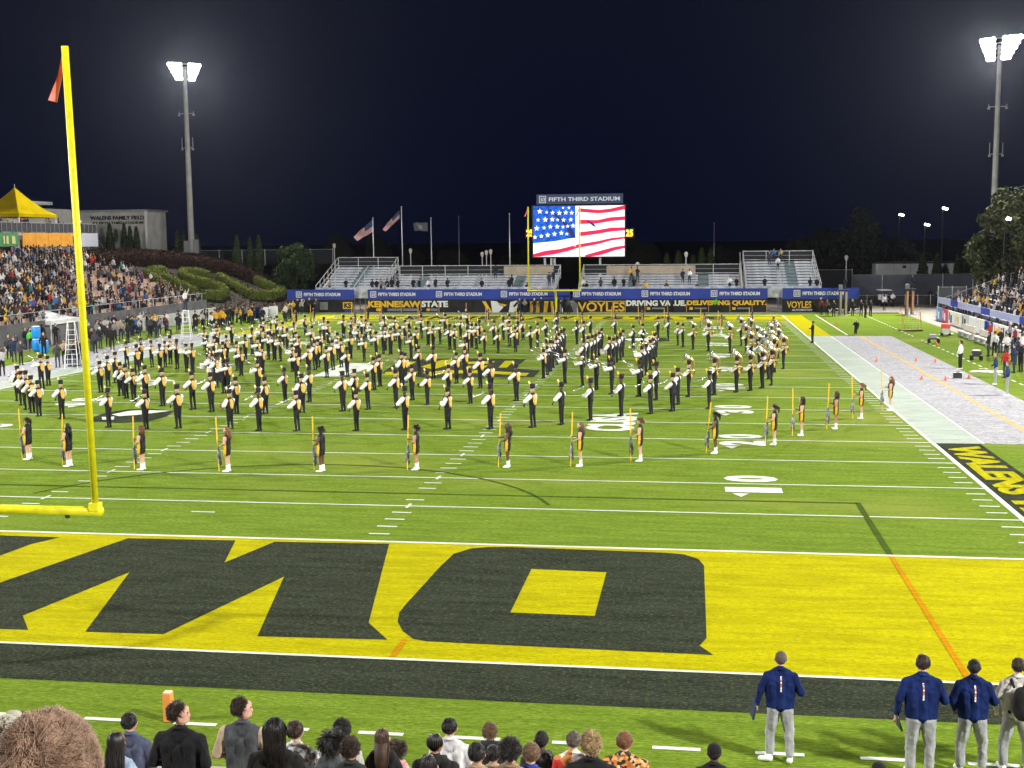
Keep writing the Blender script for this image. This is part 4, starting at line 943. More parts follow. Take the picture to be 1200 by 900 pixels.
hq2 = MB(); hq2.ell((0, .045, 1.665-.47), (.098, .108, .105), 0, 8, 6); HMS = [hq2.mesh('hair', m) for m in HAIRC]
for m in HM+HMS: m.polygons.foreach_set('use_smooth', [True]*len(m.polygons))
SHIRT = [('black', (.016, .016, .02)), ('black', (.02, .02, .025)), ('charcoal', (.06, .06, .07)), ('grey', (.25, .25, .27)), ('white', (.75, .75, .77)), ('navy', (.02, .035, .10)), ('black', (.012, .012, .014)), ('brown', (.10, .06, .035)),
         ('tan', (.42, .32, .22)), ('gold', (.75, .42, .03)), ('maroon', (.22, .02, .04)), ('blue', (.05, .16, .42)), ('teal', (.04, .22, .22)), ('purple', (.20, .05, .25)), ('red', (.5, .03, .03)), ('pale grey', (.48, .48, .50))]
SHW = [9, 7, 7, 6, 7, 6, 6, 4, 4, 3, 1.2, 1.5, .8, 1, 1, 4]
def pick(): return random.choices(SHIRT, SHW)[0]
def person(name_group, me, loc, rz, label, col, hair=None, scale=1., hz=None, cat='person', alpha=1):
    o = link('person', me, None, label, cat, name_group, loc=loc, rz=rz, scale=scale); o.color = (*col, 1)
    if hair is not None: link('hair', hair, o)
    return o
occ.sort(key=lambda s: -proj(seatpos(s[0], s[1]))[1]+0*s[0])
cnt = {}
occ.sort(key=lambda s: (s[1]))                 # nearest first
far_stuff = MB(); rowname = lambda r: 'the %s row' % nth(r+1)
indiv = []; rest = occ
indiv.sort(key=lambda s: (s[0], s[2][0]))
for r, y, a in indiv:
    c = cnt[r] = cnt.get(r, 0)+1; cn, cc = pick(); i = random.choices(range(9), [3]*6+[1.5]*3)[0]; seated = i >= 6
    p = seatpos(r, y)+Vector((0, random.uniform(-.08, .08), .02)); hi = random.choices(range(5), [8, 4, 2, 1, 1.5])[0]
    person('spectators in the home stand', CM[i], p, PI/2+random.uniform(-.5, .3), '%s spectator in %s top, %s from left in %s of the home stand' % ('seated' if seated else 'standing', cn, nth(c), rowname(r)), cc, (HMS if seated else HM)[hi], random.uniform(.93, 1.06))
def flatm(me):
    c_ = np.empty(len(me.vertices)*3); me.vertices.foreach_get('co', c_); return c_.reshape(-1, 3), [tuple(p_.vertices) for p_ in me.polygons], [p_.material_index for p_ in me.polygons]
CF = [flatm(m) for m in CM]
SHM = [mat('crowd_%s_%d' % (n_.replace(' ', '_'), i), c_, .85, .15, 6) for i, (n_, c_) in enumerate(SHIRT)]
st = MB(); stm = [SKINS[0], SKINS[2], JEANS, SHOEB]+SHM+[HAIRC[0], HAIRC[1]]
stm_n = len(stm)
def stuff_person(st, p, ang0, k=None, cols=None):
    i = random.choices(range(9), [3]*6+[1.5]*3)[0]; bco, bf, bm_ = CF[i]; seated = i >= 6
    ang = ang0+random.uniform(-.5, .4); sc = random.uniform(.92, 1.06); V = bco @ np.array(Matrix.Rotation(ang, 3, 'Z')).T*sc+np.array(p)
    k = 4+(SHIRT.index(next(s for s in SHIRT if s[0] == k)) if isinstance(k, str) else random.choices(range(16), SHW)[0]); sk = random.choice([0, 0, 0, 1]); o0 = len(st.v)
    st.v += [tuple(v) for v in V]; st.f += [tuple(q_+o0 for q_ in f) for f in bf]; st.m += [{SK: sk, TOP: k, SLV: k, BOT: random.choice([2, 2, 4]), SHOE: 3, GLV: sk}[q_] for q_ in bm_]
    st.ell(Vector(p)+Matrix.Rotation(ang, 3, 'Z') @ Vector((0, .03, (1.67-(.47 if seated else 0))*sc)), (.105, .105, .11), 20+random.choice([0, 0, 1, 1]), 8, 6)
for r, y, a in rest: stuff_person(st, seatpos(r, y)+Vector((0, random.uniform(-.1, .1), 0)), PI/2)
for r, y, a in []:
    p = seatpos(r, y); ang = PI/2+random.uniform(-.4, .3); R_m = np.array(Matrix.Rotation(ang, 3, 'Z')); V = bco @ R_m.T*random.uniform(.93, 1.05)+np.array(p)
    k = 4+random.choices(range(16), SHW)[0]; sk = random.choice([0, 0, 1]); o0 = len(st.v)
    st.v += [tuple(v) for v in V]; st.f += [tuple(i+o0 for i in f) for f in bf]; st.m += [{SK: sk, TOP: k, SLV: k, BOT: 2, SHOE: 3, GLV: sk}[q_] for q_ in bm_]
    st.ell(p+Vector((-.03, 0, 1.67)), (.10, .10, .10), 20+random.choice([0, 0, 1]), 6, 4)
st.build('home_crowd', stm, None, True, kind='stuff', label='dense crowd of spectators filling the home stand')

# ================================================================== VISITORS STAND (right)
VX0 = 41.2
t = empty('visitor_stand', 'aluminium visitors stand with spectators at the right edge', 'stand', loc=(VX0, 78, 0)); VS = t
for r in range(9):
    q = MB(); q.box((r*.8, 0, 1.1+r*.33), (.3, 42, .05)); q.build('bench_plank', mat('dull_aluminium', (.34, .35, .38), .6, .15, 2, metal=.2), t); q = MB(); q.box((r*.8-.35, 0, .7+r*.33), (.45, 42, .05)); q.build('foot_plank', MATS['dull_aluminium'], t)
    q = MB(); q.box((r*.8+.15, 0, .9+r*.33), (.02, 42, .3)); q.build('riser_panel', mat('grey_riser', (.13, .135, .15), .7), t)
q = MB()
for y in range(-20, 22, 4): q.tube([(-.4, y, .6), (7, y, 3.7)], .06, 4); q.tube([(0, y, 0), (0, y, .7)], .05, 4); q.tube([(5, y, 0), (5, y, 2.9)], .05, 4)
q.build('support_frame', DARK, t)
for i in range(15): q = MB(); q.tube([(-.8, -21+i*3, 0), (-.8, -21+i*3, 1.75)], .035, 5); q.build('rail_post', DARK, t)
q = MB(); q.box((-.8, 0, 1.75), (.05, 42, .05)); q.build('front_rail', STEEL, t)
q = MB(); q.tube([(-.8, 21, 1.8), (7.4, 21, 4.9)], .05, 5); q.tube([(-.8, 21, .9), (7.4, 21, 3.9)], .04, 5)
for i in range(7): q.tube([(i*1.2, 21, .3+i*.45), (i*1.2, 21, 1.9+i*.47)], .035, 5)
q.build('end_rail', STEEL, t)
fence((VX0-1, 99.6), (VX0+1.8, 99.6), 0, 3.0, 'square wire cage fence at the near corner of the visitors stand', mat('wire_mesh', (.10, .11, .13), .8), 1.4, name='wire_fence')
st = MB()
for r in range(9):
    for y in sorted([58+random.uniform(0, 40) for _ in range(24)]):
        p = Vector((VX0+r*.8-.25, y, .75+r*.33)); a = proj(p+Vector((0, 0, 1)))
        if a[0] < 1206: stuff_person(st, p, -PI/2, random.choice(['black', 'white', 'gold', 'grey', 'black', 'white', 'tan', 'charcoal', 'pale grey']))
st.build('visitor_crowd', stm, None, True, kind='stuff', label='scattered spectators on the visitors stand at right')
# boards below the visitors stand
t = empty('sideline_board', 'white and coloured advertising boards below the visitors stand', 'board', loc=(39.0, 80, 0))
bm = [BLUEV, mat('magenta_vinyl', (.65, .05, .20), .5), WHITEV, WHITEV, mat('board_white', (.6, .6, .6)), WHITEV, WHITEV, BLUEV, WHITEV, WHITEV, WHITEV, WHITEV]
for i in range(12):
    q = MB(); q.box((0, 12.5-i*2.9, .65), (.08, 2.82, 1.25)); pn = q.build('board_panel', mat('light_blue_vinyl', (.10, .30, .70), .5) if i == 0 else bm[i], t)
    q = MB(); q.box((-.06, 12.5-i*2.9, .55), (.03, .5, .7)); q.box((-.06, 13.3-i*2.9, .75), (.03, .25, .7)); q.build('board_mark', [WHITEV, WHITEV, BLACKC, GOLDV, BLACKC][i % 5], pn)
t = empty('upper_rail_banner', 'pale blue banner strip hanging on the rail above the coloured boards', 'banner', loc=(40.2, 79, 1.35))
for i in range(13): q = MB(); q.box((0, 19-i*3.2, .35), (.05, 3.14, .62)); q.build('banner_panel', [mat('pale_blue_vinyl', (.42, .47, .72), .5), MATS['pale_blue_vinyl'], BLUEV, MATS['pale_blue_vinyl']][i % 4], t)

# ================================================================== RIGHT CORNER THINGS
def simple_bench(loc, rz, L, label, group):
    t = empty('team_bench', label, 'bench', group, loc=loc, rz=rz); c = mat('bench_cream', (.66, .62, .55), .6, .1, 2)
    q = MB(); q.box((0, 0, .45), (L, .42, .07)); q.build('seat', c, t); q = MB(); q.box((0, .26, .78), (L, .07, .5)); q.build('backrest', c, t)
    for s in (-1, 0, 1): q = MB(); q.box((s*L*.45, 0, .21), (.08, .45, .42)); q.build('leg', STEEL, t)
    return t
for i, (px, py) in enumerate(((1122, 396), (1152, 403), (1180, 411))):
    p = atZ(px, py); simple_bench((37.0, p.y, 0), -PI/2, 4.2, '%s cream team bench along the right sideline' % ('farthest', 'middle', 'nearest')[i], 'cream team benches')
# cart
p = atZ(1036, 358.5); t = empty('golf_cart', 'black and white golf cart parked on the concrete at the right corner', 'cart', loc=(p.x, p.y, 0), rz=.2)
q = MB(); q.box((0, 0, .48), (1.25, 2.5, .42)); q.box((0, -1.0, .72), (1.2, .55, .25)); q.box((0, 1.05, .75), (1.2, .6, .3)); q.build('body', DARK, t)
q = MB(); q.add([(-.68, -.9, 1.86), (.68, -.9, 1.86), (.68, 1.1, 1.86), (-.68, 1.1, 1.86), (-.55, -.75, 1.98), (.55, -.75, 1.98), (.55, .95, 1.98), (-.55, .95, 1.98)], [(3, 2, 1, 0), (4, 5, 6, 7), (0, 1, 5, 4), (1, 2, 6, 5), (2, 3, 7, 6), (3, 0, 4, 7)]); q.build('roof', WHITEV, t)
q = MB()
for sx in (-1, 1):
    for y in (-.85, 1.0): q.tube([(sx*.6, y, .6), (sx*.62, y*.95, 1.88)], .03, 5)
q.build('roof_frame', DARK, t)
q = MB(); q.box((0, .25, .82), (1.1, .5, .14)); q.box((0, .55, 1.1), (1.1, .12, .5)); q.build('seat', WHITEV, t)
for sx in (-1, 1):
    for y in (-.85, .85): q = MB(); q.tube([(sx*.52, y, .25), (sx*.68, y, .25)], .25, 14); q.build('wheel', BLK, t)
    q = MB(); q.tube([(sx*.4, -1.28, .62), (sx*.4, -1.31, .62)], .08, 8); q.build('headlight', WHITEV, t)
# striped speaker / camera tower posts
for k, (px, py, lab) in enumerate(((1066, 369, 'tall black equipment tower with two orange striped legs by the concrete'), (988, 370, 'tall grey post stand behind the group at the blue banner'))):
    p = atZ(px, py); t = empty('equipment_tower', lab, 'tower', loc=(p.x, p.y, 0))
    om = mat('orange_white_pad', (.66, .36, .20), .7, .1, 3)
    for sx in (-.28, .28): q = MB(); q.box((sx, 0, 1.25), (.22, .22, 2.5)); q.build('leg', om if k == 0 else MATS['tan_panel'], t); q = MB(); q.box((sx-.16, 0, 1.25), (.08, .24, 2.52)); q.build('leg_pad', DARK, t)
    q = MB(); q.box((0, 0, 2.7), (1.1, .9, .1)); q.build('platform', DARK, t); q = MB(); q.box((0, 0, .04), (1.2, .8, .08)); q.build('base', STEEL, t)
    q = MB(); q.box((-.3, 0, 3.0), (.35, .6, .5)); q.build('camera_box', GREYV, t)
    person('camera crew', CM[1], (p.x+.15, p.y, 2.74), 0, 'camera operator in black on top of the %s' % ('striped-leg tower' if k == 0 else 'post stand by the blue banner'), (.02, .02, .03), HM[0], .75)
# kicking net
p = atZ(1068, 388); t = empty('kicking_net', 'kicking practice net in an orange frame on the right grass', 'net', loc=(p.x, p.y, 0), rz=.25)
om = mat('orange_paint', (.75, .22, .06), .6)
q = MB(); q.tube([(-.95, .3, 2.1), (-.85, 0, 1.0), (-.75, -.25, .12), (.85, -.25, .12), (.85, 0, 1.0), (.8, .3, 2.1)], .035, 6); q.build('frame', om, t)
q = MB(); q.tube([(-.8, -.3, .06), (.9, -.3, .06)], .06, 6); q.tube([(-.8, -.3, .06), (-.8, .9, .06)], .04, 6); q.tube([(.9, -.3, .06), (.9, .9, .06)], .04, 6); q.build('base', DARK, t)
q = MB()
for i in range(13): x = -.9+i*.14; q.tube([(x*.93, -.2, .2), (x, .05, 1.1), (x, .3, 2.0)], .008, 3)
for i in range(12): z = .2+i*.16; q.tube([(-.88, -.2+z*.25, z), (.82, -.2+z*.25, z)], .008, 3)
q.build('netting', DARK, t)
# sideline cart, red cooler, cones, small goods
def blk(name, px, py, parts, label, cat, rz=0, group=None):
    p = atZ(px, py); t = empty(name, label, cat, group, loc=(p.x, p.y, 0), rz=rz)
    for nm, c, d, m in parts: q = MB(); q.box(tuple(v*.82 for v in c), tuple(v*.82 for v in d)); q.build(nm, m, t)
    return t
def wheels(t, xs, ys, r):
    for x in xs:
        for y in ys: q = MB(); q.tube([(x-.04, y, r), (x+.04, y, r)], r, 10); q.build('wheel', BLK, t)
t = blk('equipment_cart', 1094, 402, [('bed', (0, 0, .42), (.9, .6, .12), DARK), ('box', (-.1, 0, .66), (.6, .5, .35), GREYV), ('handle', (.5, 0, .8), (.05, .5, .05), STEEL)], 'dark equipment cart on the grass near the red cooler', 'cart'); wheels(t, (-.35, .35), (-.3, .3), .17)
t = blk('cooler_cart', 1108, 393, [('bin', (0, 0, .95), (.8, .6, .45), mat('red_plastic', (.72, .08, .05), .5)), ('frame', (0, 0, .5), (.7, .5, .5), STEEL), ('tray', (.2, 0, .2), (1.1, .6, .06), WHITEV)], 'bright red bin on a small steel cart by the benches', 'cart'); wheels(t, (-.3, .3), (-.28, .28), .12)
t = blk('equipment_cart', 1144, 422, [('bed', (0, 0, .35), (.8, .55, .1), DARK), ('box', (0, 0, .6), (.7, .45, .35), DARK), ('lid', (0, 0, .8), (.5, .4, .06), WHITEV)], 'small black wheeled trunk with white lid right of the man in white', 'cart'); wheels(t, (-.3, .3), (-.25, .25), .16)
blk('camera_case', 1122, 443.5, [('case', (0, 0, .22), (.55, .35, .4), DARK), ('handle', (0, 0, .46), (.25, .05, .06), BLK), ('foot', (-.3, 0, .04), (.5, .3, .06), DARK)], 'black equipment bag lying on the tarp edge', 'bag')
for i, (px, py, lab) in enumerate(((1150, 432, 'yellow sign card lying on the grass beside the trunk'), (1157, 436, 'white mat on the grass left of the sideline coaches'))):
    p = atZ(px, py); q = MB(); q.add([(-1.1, -.3, .02), (.9, -.45, .02), (1.1, .3, .02), (-.7, .4, .02), (-1.1, -.3, .05), (.9, -.45, .05), (1.1, .3, .05), (-.7, .4, .05)], [(3, 2, 1, 0), (4, 5, 6, 7), (0, 1, 5, 4), (1, 2, 6, 5), (2, 3, 7, 6), (3, 0, 4, 7)])
    q.build('ground_mat', mat('card_yellow', (.8, .5, .05), .6) if i == 0 else WHITEV, None, label=lab, cat='mat', loc=(p.x, p.y, 0), scale=(.15 if i == 0 else 1))
def cone(px, py, lab, h=.24):
    p = atZ(px, py); t = empty('traffic_cone', lab, 'cone', 'orange cones', loc=(p.x, p.y, .025)); q = MB(); q.tube([(0, 0, .03), (0, 0, h)], [.09, .02], 12); q.build('cone_body', mat('cone_orange', (.85, .16, .04), .5), t); q = MB(); q.box((0, 0, .015), (.22, .22, .03)); q.build('base', MATS['cone_orange'], t)
for px, py, lab in ((1027, 424, 'orange cone on the tarp left of its stripe'), (1073.5, 423.5, 'orange cone on the tarp right of its stripe'), (1080, 445, 'orange cone standing on the tarp stripe'), (1108, 446, 'orange cone beside the black equipment bag'), (1135.5, 444, 'orange cone on the grass edge beyond the bag'), (1098, 404.5, 'orange cone beside the dark equipment cart'), (967, 375, 'far orange cone on the dashed line'), (980, 381, 'nearer orange cone on the dashed line'), (1096, 424.5, 'orange cone on the right tarp edge near the man in white')): cone(px, py, lab)
p = atZ(198, 845); q = MB(); q.box((0, 0, .26), (.14, .14, .50)); t = empty('pylon', 'orange end zone pylon standing behind the young man in black', 'pylon', loc=(p.x, p.y, 0)); q.build('pylon_body', mat('pylon_orange', (.85, .30, .08), .6, .1, 2), t); q = MB(); q.box((0, 0, .52), (.13, .13, .03)); q.build('pylon_top', mat('pylon_cream', (.8, .62, .4), .6), t)
# parking lot lamps
for px, py, Y, lab in ((1054, 251, 185., 'leftmost of the three distant parking lot lamps'), (1084, 262.5, 175., 'lowest of the three distant parking lot lamps'), (1105, 243.5, 165., 'highest of the three distant parking lot lamps'), (1178, 255, 100., 'small bright lamp shining through the large right tree')):
    p = atY(px, py, Y); t = empty('street_lamp', lab, 'lamp', 'distant lamps', loc=(p.x, p.y, 0)); q = MB(); q.tube([(0, 0, 0), (0, 0, p.z-.1)], [.12, .07], 8); q.build('pole', DARK, t)
    q = MB(); q.box((.3, 0, p.z), (.7, .35, .14)); q.build('lamp_head', DARK, t); q = MB(); q.box((.3, -.2, p.z-.12), (.75 if Y > 120 else .35, .5, .28), R=Matrix.Rotation(.3, 3, 'Y')); q.build('lamp_lens', mat('lamp_lens', (1, .98, .88), .3, 0, emit=22.), t)
for px, py, pb, Y, lab in ((992, 300, 345, 126., 'thin grey chimney pipe beside the dark fence'), (747, 308, 320, 118., 'small lamp post rising behind the low right bleachers'), (804, 296, 322, 118., 'white camera mast at the back of the right bleachers'), (391.5, 286, 300, 125., 'short ornamental lamp post above the round tree'), (481, 292, 304, 125., 'ornamental lamp post between the second and third flagpoles'), (565, 296, 309, 125., 'left lamp post of three near the screen'), (570, 294, 309, 125., 'middle lamp post of three near the screen'), (575, 293, 309, 125., 'right lamp post of three near the screen')):
    p = atY(px, py, Y); b = atY(px, pb, Y); t = empty('lamp_post', lab, 'lamp post', 'small posts behind the bleachers', loc=(p.x, Y, 0)); q = MB(); q.tube([(0, 0, 0), (0, 0, p.z)], .07, 6); q.build('pole', STEEL, t); q = MB(); q.tube([(0, 0, p.z-.55), (0, 0, p.z-.1), (0, 0, p.z+.1)], [.13, .24, .1], 8); q.build('lantern', mat('lantern_glass', (.55, .53, .46), .4, emit=.1), t)
# flagpoles
def flagpole(px, pt, pb, Y, lab, fl):
    a = atY(px, pt, Y); t = empty('flagpole', lab, 'flagpole', 'tall flagpoles', loc=(a.x, Y, 0)); q = MB(); q.tube([(0, 0, 0), (0, 0, a.z)], [.09, .05], 8); q.ell((0, 0, a.z+.06), (.09, .09, .09), 0, 8, 5); q.build('pole', STEEL, t, True)
    if fl:
        quad, kind = fl; P4 = [atY(x, y, Y) for x, y in quad]; n = 16; ms = [mat('flag_red', (.36, .07, .08), .8), mat('flag_white', (.50, .48, .47), .8), mat('flag_navy', (.03, .04, .10), .8)] if kind else [mat('flag_dark', (.09, .10, .12), .8), mat('flag_pale', (.22, .22, .20), .8)]
        q = MB(); rows = 13
        def pt_(u, v): top = P4[0].lerp(P4[1], u); bot = P4[3].lerp(P4[2], u); w_ = top.lerp(bot, v); return (w_.x-a.x, .18*math.sin(u*9+v*2)*u+.02, w_.z+.06*math.sin(u*11+v)*u)
        vs = [pt_(i/n, j/rows) for j in range(rows+1) for i in range(n+1)]; fs = []; mi_ = []
        for j in range(rows):
            for i in range(n):
                fs.append((j*(n+1)+i, j*(n+1)+i+1, (j+1)*(n+1)+i+1, (j+1)*(n+1)+i))
                mi_.append((2 if (i < n*.4 and j < 7) else j % 2) if kind else (1 if 5 < i < 11 and 3 < j < 10 else 0))
        q.v = vs; q.f = fs; q.m = mi_; q.build('flag', ms, t)
flagpole(437, 256, 310, 119., 'left flagpole with a red and white flag blowing left', ([(437, 257), (414, 277), (419, 282), (437, 272)], 1))
flagpole(470.5, 243, 325, 120., 'tallest middle flagpole with a narrow striped flag blowing left', ([(468, 246), (448, 268), (452, 271), (468, 256)], 1))
flagpole(505, 256, 318, 121., 'right flagpole with a dark square flag', ([(501, 261), (484, 261), (486, 270), (501, 271)], 0))
flagpole(597, 251, 310, 121., 'bare thin pole left of the scoreboard', None)
flagpole(537.5, 254, 312, 150., 'faint bare pole between the dark flag and the scoreboard', None)
flagpole(837, 262, 312, 160., 'faint bare pole far right of the scoreboard', None)
# ================================================================== BAND
MUS = [SKINS[0], BLK, BLK, SHOEB, WHT, WHT]
def puff(c, el, r=.098):
    for p0, p1, r0, r1, m in list(c):
        if m == SLV and r0 > .055: c.append((p0, p1, r, r*.92, SLV))
    return c
def mus_mesh(kind, vox, sk=0, var=0):
    A = {'low': ((.33, -.14, 1.15), (-.32, -.14, 1.15), (.06, -.34, 1.16), (-.05, -.36, 1.06)),
         'up': ((.36, -.22, 1.30), (-.36, -.22, 1.30), (.08, -.46, 1.43), (-.08, -.44, 1.43)),
         'tuba': ((.34, -.16, 1.18), (-.30, -.16, 1.2), (.16, -.38, 1.24), (-.02, -.34, 1.1)),
         'drum': ((.34, -.08, 1.16), (-.34, -.08, 1.16), (.16, -.38, 1.08), (-.16, -.38, 1.08))}[kind]
    ms = list(MUS); ms[0] = SKINS[sk]; r_ = random.Random(var*7+len(kind)); j = lambda s: r_.uniform(-s, s)*(var > 0)
    dz = j(.07); dy = j(.05); A = tuple((x+j(.03), y+dy+j(.03), z+dz*(1 if n_ > 1 else .6)+j(.03)) for n_, (x, y, z) in enumerate(A))
    return body_mesh('person', puff(human(*A, H=1.74, face=True, stance=.085+(.03 if var == 2 else 0), footdir=(j(.05), j(.05)), head_yaw=j(.35), wide=1+[0, .10, -.05, .2][var]), A[0]), ms, vox)
KINDS = ['low', 'up', 'tuba', 'drum']
MM = {(k, h, s, v): mus_mesh(k, .024 if h else .05, s, v) for k in KINDS for h in (0, 1) for s in (0, 2) for v in range(4) if not (s == 2 and v > 1) and not (k == 'drum' and (h or v > 1))}
def hat_meshes(seg):
    q = MB(); q.tube([(0, .02, 1.70), (0, .015, 1.74), (0, .01, 1.90), (0, .01, 1.91)], [.104, .106, .122, .05], seg)
    q.add([(-.08, -.08, 1.715), (.08, -.08, 1.715), (.06, -.16, 1.69), (-.06, -.16, 1.69), (-.08, -.08, 1.70), (.08, -.08, 1.70), (.06, -.16, 1.68), (-.06, -.16, 1.68)], [(0, 1, 2, 3), (7, 6, 5, 4), (3, 2, 6, 7), (1, 0, 4, 5), (2, 1, 5, 6), (0, 3, 7, 4)])
    a = q.mesh('shako', BLK, True)
    q = MB(); q.tube([(0, -.115, 1.79), (0, -.13, 1.86), (0, -.15, 1.93), (0, -.175, 1.99), (0, -.19, 2.01)], [.020, .038, .046, .034, .010], seg)
    b = q.mesh('plume', mat('plume_gold_white', (.86, .76, .52), .8, .2, 6, .5, col2=(.78, .50, .12)), True)
    b2 = q.mesh('plume', mat('plume_gold', (.85, .56, .06), .8, .15, 6, .5, col2=(.8, .42, .03)), True)
    q = MB(); n = 5; vs = []
    for j, (z, w_, y) in enumerate(((1.46, .07, .105), (1.37, .13, .145), (1.22, .135, .160), (1.08, .10, .168), (1.0, .05, .170))):
        for i in range(n): u = (i/(n-1)-.5)*2; vs.append((u*w_, y-.035*u*u, z))
    m = len(vs); vs += [(x, y+.025, z) for x, y, z in vs]; fs = []
    for j in range(4):
        for i in range(n-1): o = j*n+i; fs += [(o, o+1, o+n+1, o+n), (m+o, m+o+n, m+o+n+1, m+o+1)]
    rim = [i for i in range(n)]+[j*n+n-1 for j in range(1, 5)]+[4*n+i for i in range(n-2, -1, -1)]+[j*n for j in range(3, 0, -1)]
    for a_, b_ in zip(rim, rim[1:]+rim[:1]): fs.append((b_, a_, a_+m, b_+m))
    q.add(vs, fs); c = q.mesh('cape', mat('cape_gold', (.78, .50, .13), .6, .18, 5, .4, col2=(.60, .34, .06)), True)
    return a, b, b2, c
HATS = [hat_meshes(6), hat_meshes(12)]
BRASS = mat('brass', (.85, .60, .22), .28, .05, metal=.85); SILV = mat('silver_horn', (.78, .80, .84), .22, .05, metal=.85); WOODB = mat('black_wood', (.02, .02, .022), .35)
def inst_meshes():
    r = {}
    q = MB(); q.tube([(0, -.16, 1.60), (0, -.55, 1.40), (0, -.72, 1.32), (0, -.76, 1.30)], [.012, .016, .03, .065], 8); q.tube([(0, -.34, 1.38), (0, -.34, 1.56)], .022, 6); r['trumpet'] = [q.mesh('trumpet', SILV, True)]
    q = MB(); q.tube([(0, -.15, 1.58), (0, -.70, 1.74), (0, -.82, 1.80), (0, -.86, 1.82)], [.012, .018, .05, .10], 10); q.tube([(0, -.3, 1.52), (0, -.6, 1.58), (0, -.6, 1.66)], .014, 6); r['raised_horn'] = [q.mesh('horn', SILV, True)]
    q = MB(); q.tube([(0, -.14, 1.58), (0, -.36, 1.10), (0, -.44, .92), (0, -.46, .88)], [.010, .017, .026, .045], 8); r['clarinet'] = [q.mesh('clarinet', WOODB, True)]
    q = MB(); q.tube([(0, -.16, 1.52), (0, -.24, 1.36), (0, -.36, 1.02), (0, -.46, .94), (0, -.56, 1.06), (0, -.60, 1.16)], [.012, .022, .038, .045, .06, .09], 8); r['saxophone'] = [q.mesh('saxophone', mat('dark_brass', (.30, .20, .09), .35, .1, metal=.7), True)]
    q = MB(); ring = [(math.cos(a)*.30+.02, math.sin(a)*.30+.02, 1.24+.18*math.sin(a+.8)) for a in [PI*2*i/14 for i in range(14)]]
    q.tube(ring+[ring[0]], .045, 7); q.tube([(-.24, .10, 1.35), (-.20, .22, 1.62), (-.14, .20, 1.86), (-.10, .06, 1.98), (-.08, -.02, 2.02)], [.05, .055, .07, .10, .13], 10)
    body_ = q.mesh('tubing', mat('brass_tubing', (.62, .44, .20), .3, .05, metal=.75), True)
    q = MB(); q.tube([(-.08, .0, 2.0), (-.06, -.10, 2.04), (-.05, -.20, 2.08), (-.04, -.25, 2.11), (-.04, -.245, 2.108)], [.12, .15, .22, .31, .29], 16, cap=False); q.tube([(-.05, -.17, 2.07), (-.05, -.18, 2.073)], [.19, .185], 16)
    r['sousaphone'] = [body_, q.mesh('bell', SILV, True)]
    q = MB(); q.tube([(0, -.44, .86), (0, -.44, 1.10)], .19, 14); sh = q.mesh('shell', mat('drum_shell_white', (.72, .66, .70), .35, .06, 2))
    q = MB(); q.tube([(0, -.44, 1.10), (0, -.44, 1.125)], .197, 14); r['snare_drum'] = [sh, q.mesh('rim', STEEL)]
    return r
INST = inst_meshes()
raw = []   # foot pixel x, y, kind
LOWI = [(22, 470), (26, 475), (32, 480), (38, 484), (46, 488), (73, 491), (128, 501), (171, 503), (209, 502), (191, 476), (171, 472), (157, 471), (148, 467), (142, 464), (118, 460), (226, 480), (248, 483), (270, 503), (277, 485), (304, 505), (311, 485), (348, 505), (354, 484), (363, 471), (402, 482), (418, 505), (416, 476), (431, 480),
        (464, 478), (475, 504), (483, 469), (501, 475), (525, 503), (526, 467), (551, 473), (575, 503), (605, 470), (624, 501), (658, 498), (692, 493), (563, 455), (575, 464), (535, 450), (438, 457), (445, 453), (471, 453), (475, 449), (728, 488), (762, 485), (788, 482), (794, 474), (831, 479), (769, 469), (362, 441), (334, 471),
        (545, 444), (491, 440), (508, 444), (383, 443), (407, 442), (369, 434), (548, 414), (527, 410), (533, 410), (568, 415), (579, 404), (584, 414), (604, 413), (607, 405), (613, 399), (590, 399), (562, 403), (622, 411), (630, 407), (640, 404), (653, 392), (652, 400), (705, 413), (692, 396), (676, 404), (684, 406), (742, 410), (753, 408), (771, 397), (783, 400), (794, 405), (800, 407), (721, 397)]
UPI = [(49, 456), (57, 452), (127, 453), (136, 449), (149, 433), (161, 441), (166, 430), (178, 431), (188, 436), (194, 431), (200, 427), (208, 433), (219, 436), (226, 437), (268, 461), (263, 461), (283, 441), (278, 435), (303, 462), (308, 439), (303, 430), (315, 422), (266, 423), (254, 412), (240, 411), (272, 405), (296, 416), (322, 423),
       (749, 465), (717, 462), (699, 457), (682, 453), (662, 450), (307, 412), (332, 405), (337, 413), (345, 404), (343, 436), (348, 449), (351, 425), (366, 412), (380, 399), (385, 405), (373, 431), (390, 434), (396, 422), (400, 431), (403, 397), (358, 393), (411, 421), (347, 418), (329, 424), (318, 405), (252, 428), (262, 436), (244, 424), (257, 449), (250, 452), (256, 404), (288, 424), (310, 402), (325, 397), (376, 417),
       (424, 396), (429, 399), (427, 424), (441, 421), (449, 415), (452, 411), (458, 416), (469, 414), (475, 404), (482, 421), (494, 397), (502, 405), (508, 409), (522, 394), (548, 390), (553, 408), (558, 409), (420, 410), (435, 405), (463, 400), (412, 396), (488, 412), (545, 426), (516, 404), (540, 399), (597, 406), (480, 396), (451, 397), (597, 394)]
DRI = [(684, 431), (689, 428), (694, 425), (698, 422), (702, 418), (714, 431), (719, 428), (723, 425), (727, 422), (730, 419), (254, 455), (247, 450)]
DIA = [(637, 444), (641, 440), (645, 436), (648, 432), (652, 428), (655, 424), (658, 420), (661, 416), (752, 443), (757, 440), (762, 434), (765, 429), (767, 424), (769, 419)]
